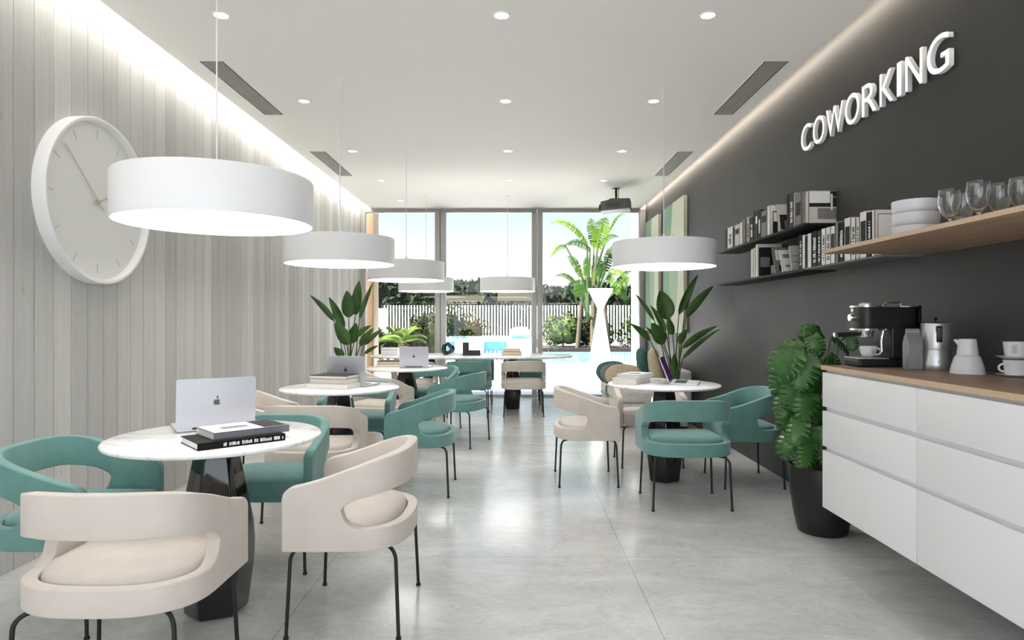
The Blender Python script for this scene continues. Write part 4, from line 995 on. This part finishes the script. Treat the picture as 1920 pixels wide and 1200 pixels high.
# palm with arching fronds
t = thing('garden_palm', 'bright green palm with arching fronds outside the first window', 'palm', (-3.0,17.0,.10)); rr = random.Random(5)
MB().lathe([(0,0),(.13,0),(.12,.4),(.08,.54),(0,.56)], 14).build('trunk', 'trunk', t)
for k in range(15):
    a = 2*PI*k/15+rr.uniform(-.2,.2); L = rr.uniform(.8,1.15); el = rr.uniform(.5,1.25); mb = MB(); pts = []
    for i in range(13):
        u = i/12; pts.append(Vector((math.cos(a)*L*u*math.cos(el)*1.1, math.sin(a)*L*u*math.cos(el)*1.1, .54+L*u*math.sin(el)-L*.5*u*u)))
    mb.tube(pts, [.010*(1-.8*i/12) for i in range(13)], 5)
    for i in range(2, 13):
        for s in (-1,1):
            d = (pts[i]-pts[i-1]).normalized(); sd = d.cross(Vector((0,0,1))).normalized()*s; w = .22*math.sin(PI*(i/12)**.7*.93+.12)
            for q in (0,.5):
                p = pts[i].lerp(pts[i-1], q); mb.poly([p-d*.009, p+sd*w*.5+d*w*.35+Vector((0,0,.02)), p+sd*w+d*w*.6-Vector((0,0,.04)), p+d*.012])
    mb.build('frond', 'palm', t, smooth=False)
# banana plant
bx, by, bz = 3.0, 25.9, .16
t = thing('banana_plant', 'tall banana plant with bright torn leaves in the right window', 'banana plant', (bx,by,bz)); sc = 6.0
for (x0, x1, zt, r) in ((1112,1113,3.3,.13),(1083,1092,2.2,.10),(1140,1128,2.4,.11)):
    X0 = (x0-CXP)*by/F-bx; X1 = (x1-CXP)*by/F-bx; MB().tube([(X0,0,0),(X0*.6+X1*.4,0,zt*.5),(X1,0,zt)], [r,r*.85,r*.6], 12).build('stem', 'trunk', t)
BL0 = [(965,575,565,350,.50,-.3,'banana'),(1000,640,720,600,.6,-.3,'banana_dark'),(1075,640,1180,290,1.1,-.6,'banana'),(1040,600,1000,300,.7,.5,'banana_dark'),(1090,590,1320,505,.5,0,'banana_dark'),(1220,420,1385,255,.25,.5,'banana'),
      (900,950,745,725,.55,-.3,'banana'),(965,940,955,735,.5,-.6,'banana'),(830,1010,605,950,.4,0,'banana_dark'),(860,1000,690,1200,.45,.2,'banana_dark'),(880,1180,870,985,.8,-.8,'banana'),(1170,900,1265,610,.6,.4,'banana_dark'),
      (1230,870,1400,985,.55,-.4,'banana'),(1300,1010,1475,895,.4,.2,'banana_dark'),(1340,1060,1440,960,.7,-.4,'banana'),(1130,900,1060,720,.5,.6,'banana_dark'),(1200,1020,1290,860,.6,0,'banana'),(1000,1050,900,900,.5,.5,'banana_dark'),
      (720,605,560,730,.4,-.5,'banana'),(1260,1130,1340,1000,.7,-.3,'banana'),(950,1130,1000,960,.6,-.2,'banana_dark'),(1100,960,1180,800,.6,-.5,'banana_dark'),(1320,1090,1400,1250,.7,0,'banana_dark'),(1050,1000,1090,850,.5,-.2,'banana')]
for (a,b_,c,d,w,dy,m_) in [(q[0],q[1],q[2],q[3],q[4]*.68)+q[5:] for q in BL0]:
    B = ony(940+a/sc, 360+b_/sc, by+dy*.4)-Vector((bx,by,bz)); Tp = ony(940+c/sc, 360+d/sc, by+dy)-Vector((bx,by,bz))
    rr = random.Random(int(a*7+d)); n = 16; dd = Tp-B; L = dd.length; s = dd.normalized().cross(Vector((0,-1,.5))).normalized(); mb = MB()
    pts = [B + dd*(i/n) + Vector((0,0,L*.22*4*(i/n)*(1-i/n))) for i in range(n+1)]
    mb.tube(pts, [.03*(1-.85*i/n) for i in range(n+1)], 6)
    for sd in (-1,1):
        for i in range(n):
            u0, u1 = i/n, (i+1)/n; w0 = w*.5*math.sin(PI*(.06+.94*u0)**.7)**.7*rr.uniform(.8,1.05); w1 = w*.5*max(0.02, math.sin(PI*min(1,.06+.94*u1)**.7))**.7*rr.uniform(.8,1.05)
            dr = Vector((0,0,-.35)); gap = .3 if rr.random() < .5 else .0; q = pts[i].lerp(pts[i+1], gap)
            mb.poly([q, q+(s*sd+dr)*w0 + dd*.03, pts[i+1]+(s*sd+dr)*w1 + dd*.02, pts[i+1]])
    mb.build('leaf', m_, t, smooth=False)
    st = Vector((.1*(1 if B.x > 0 else -1), 0, min(B.z*.55, 3.0))); MB().tube([st, st.lerp(B,.5)+Vector((0,0,.1)), B], [.05,.04,.03], 7).build('leaf_stalk', 'stem', t)
t = thing('hedge', 'long dark hedge just behind the white slatted fence', 'hedge', (.8,31.2,0))
MB().box(-9,8.5,-.35,.35,0,1.75).build('core', 'tree_dark', t, smooth=False)
rr = random.Random(77); mb = MB()
for k in range(4200):
    p = Vector((rr.uniform(-9.1,8.6), rr.choice((-1,1))*rr.uniform(.3,.5) if rr.random() < .6 else rr.uniform(-.45,.45), 0)); p.z = rr.uniform(.3,1.9) if abs(p.y) > .29 else rr.uniform(1.7,2.12)
    e_ = Matrix.Rotation(rr.uniform(0,6.28),4,'Z') @ Matrix.Rotation(rr.uniform(-1.2,1.2),4,'X'); s = rr.uniform(.08,.18)
    mb.poly([p + e_ @ Vector(v) for v in ((-s*.5,0,0),(0,-s,0),(s*.5,0,0),(0,s,0))])
mb.build('foliage', 'tree_dark', t, smooth=False)
# white hourglass planter
tag(MB().lathe([(0,0),(.30,0),(.30,.03),(.06,1.50),(.075,1.56),(.27,1.94),(.27,1.955),(.25,1.955),(.08,1.62),(0,1.60)], 48).build('hourglass_planter', 'white_wall', ang=50), 'tall white hourglass shaped planter on the terrace', 'planter').location = (1.83,14.0,-.01)
# trees and roofs beyond the fence
def tree(x, y, h, r, seed, label, m_='tree_dark'):
    rr = random.Random(seed); t = thing('dense_tree', label, 'tree', (x,y,0), 0, 'dark trees beyond the fence'); mb = MB()
    for k in range(9): leafball(mb, (rr.uniform(-r,r)*.7, rr.uniform(-r,r)*.5, h*rr.uniform(.45,.85)), r*.55, 300, .26, rr, .8)
    mb.lathe([(0,-.5),(.30,-.42),(.48,-.12),(.45,.2),(.25,.43),(0,.5)], 11, (0,0,h*.6), mtx=Matrix.Diagonal((r*1.9, r*1.4, h*.62, 1)))
    mb.build('crown', m_, t, smooth=False); MB().tube([(0,0,0),(.1,0,h*.4),(0,.1,h*.7)], [.3,.24,.12], 8).build('trunk', 'trunk', t)
for i, (px, top, r) in enumerate(((705,528,3.0),(735,540,2.6),(770,548,3.2),(805,552,3.0),(843,550,2.6),(878,536,2.8),(910,550,2.2),(940,556,3),(975,553,3),(1025,552,2.4),(1052,546,2.2),(1090,556,3),(1140,548,2.8),(1178,552,3))):
    y = 38+6*(i % 3); x = (px-CXP)*y/F; h = 1.27+(600-top)*y/F
    tree(x, y, h*1.12, r*.72, 40+i, '%s dark tree from the wooden post in the line beyond the fence' % nth[i])
t = thing('neighbour_house', 'low house with a pale tiled roof beyond the fence, in the middle window', 'house', (-3.3,34,0))
MB().box(-.6,1.4,0,3,0,2.1).build('wall', 'concrete', t, smooth=False)
MB().prism([(-.4,2.1),(1.6,2.62),(3.6,2.1),(3.6,2.0),(-.4,2.0)], -.75, 1.6, Matrix(((0,0,1,0),(1,0,0,0),(0,1,0,0),(0,0,0,1)))).build('roof', 'roof', t, smooth=False)
t = thing('neighbour_house', 'grey roofed house beyond the fence below the far pendant', 'house', (-.2,35,0))
MB().box(-.6,.95,0,3,0,2.3).build('wall', 'concrete', t, smooth=False)
MB().prism([(-.4,2.3),(1.6,2.85),(3.6,2.3),(3.6,2.2),(-.4,2.2)], -.8, 1.15, Matrix(((0,0,1,0),(1,0,0,0),(0,1,0,0),(0,0,0,1)))).build('roof', 'roof', t, smooth=False)

# ---------------------------------------------------------------- light, sky, camera
w = bpy.data.worlds.new('sky'); bpy.context.scene.world = w; w.use_nodes = True; n = w.node_tree.nodes; l = w.node_tree.links
tc = n.new('ShaderNodeTexCoord'); sp = n.new('ShaderNodeSeparateXYZ'); cr = n.new('ShaderNodeValToRGB'); bg = n['Background']
l.new(tc.outputs['Generated'], sp.inputs[0]); l.new(sp.outputs['Z'], cr.inputs['Fac']); l.new(cr.outputs['Color'], bg.inputs['Color'])
e = cr.color_ramp.elements; e[0].position = 0; e[0].color = (.95,.97,1,1); e[1].position = .75; e[1].color = rgb(150,195,240)
x = e.new(.06); x.color = (.95,.97,1,1); x = e.new(.19); x.color = rgb(196,227,243)
bg.inputs['Strength'].default_value = 1.2
sd = bpy.data.lights.new('sun', 'SUN'); sd.energy = 37.0; sd.angle = math.radians(.6); sd.color = (1,.96,.9); so = bpy.data.objects.new('sun', sd); C.objects.link(so)
so.rotation_euler = Vector((.50,.20,-.82)).to_track_quat('-Z','Y').to_euler()
ad = bpy.data.lights.new('front_window_daylight', 'AREA'); ad.shape = 'RECTANGLE'; ad.size = 4.0; ad.size_y = 2.6; ad.energy = 48; ad.color = (.90,.95,1.0)
ao = bpy.data.objects.new('front_window_daylight', ad); C.objects.link(ao); ao.location = (-.2, -1.7, 1.4); ao.rotation_euler = (PI/2,0,0)
cd = bpy.data.cameras.new('camera'); cam = bpy.data.objects.new('camera', cd); C.objects.link(cam); bpy.context.scene.camera = cam
cam.location = (0,0,H); cam.rotation_euler = (PI/2,0,0); cd.sensor_width = 36; cd.lens = 36*F/1920; cd.shift_x = -7/1920; cd.clip_start = .05; cd.clip_end = 400
sc_ = bpy.context.scene; sc_.view_settings.view_transform = 'Standard'; sc_.view_settings.look = 'None'; sc_.view_settings.gamma = 1.0; sc_.view_settings.use_curve_mapping = False
sc_.view_settings.exposure = 0.13
sc_.cycles.use_denoising = True; sc_.cycles.max_bounces = 10; sc_.cycles.diffuse_bounces = 5; sc_.cycles.transparent_max_bounces = 16
sc_.cycles.sample_clamp_indirect = 25; sc_.cycles.caustics_reflective = False; sc_.cycles.caustics_refractive = False
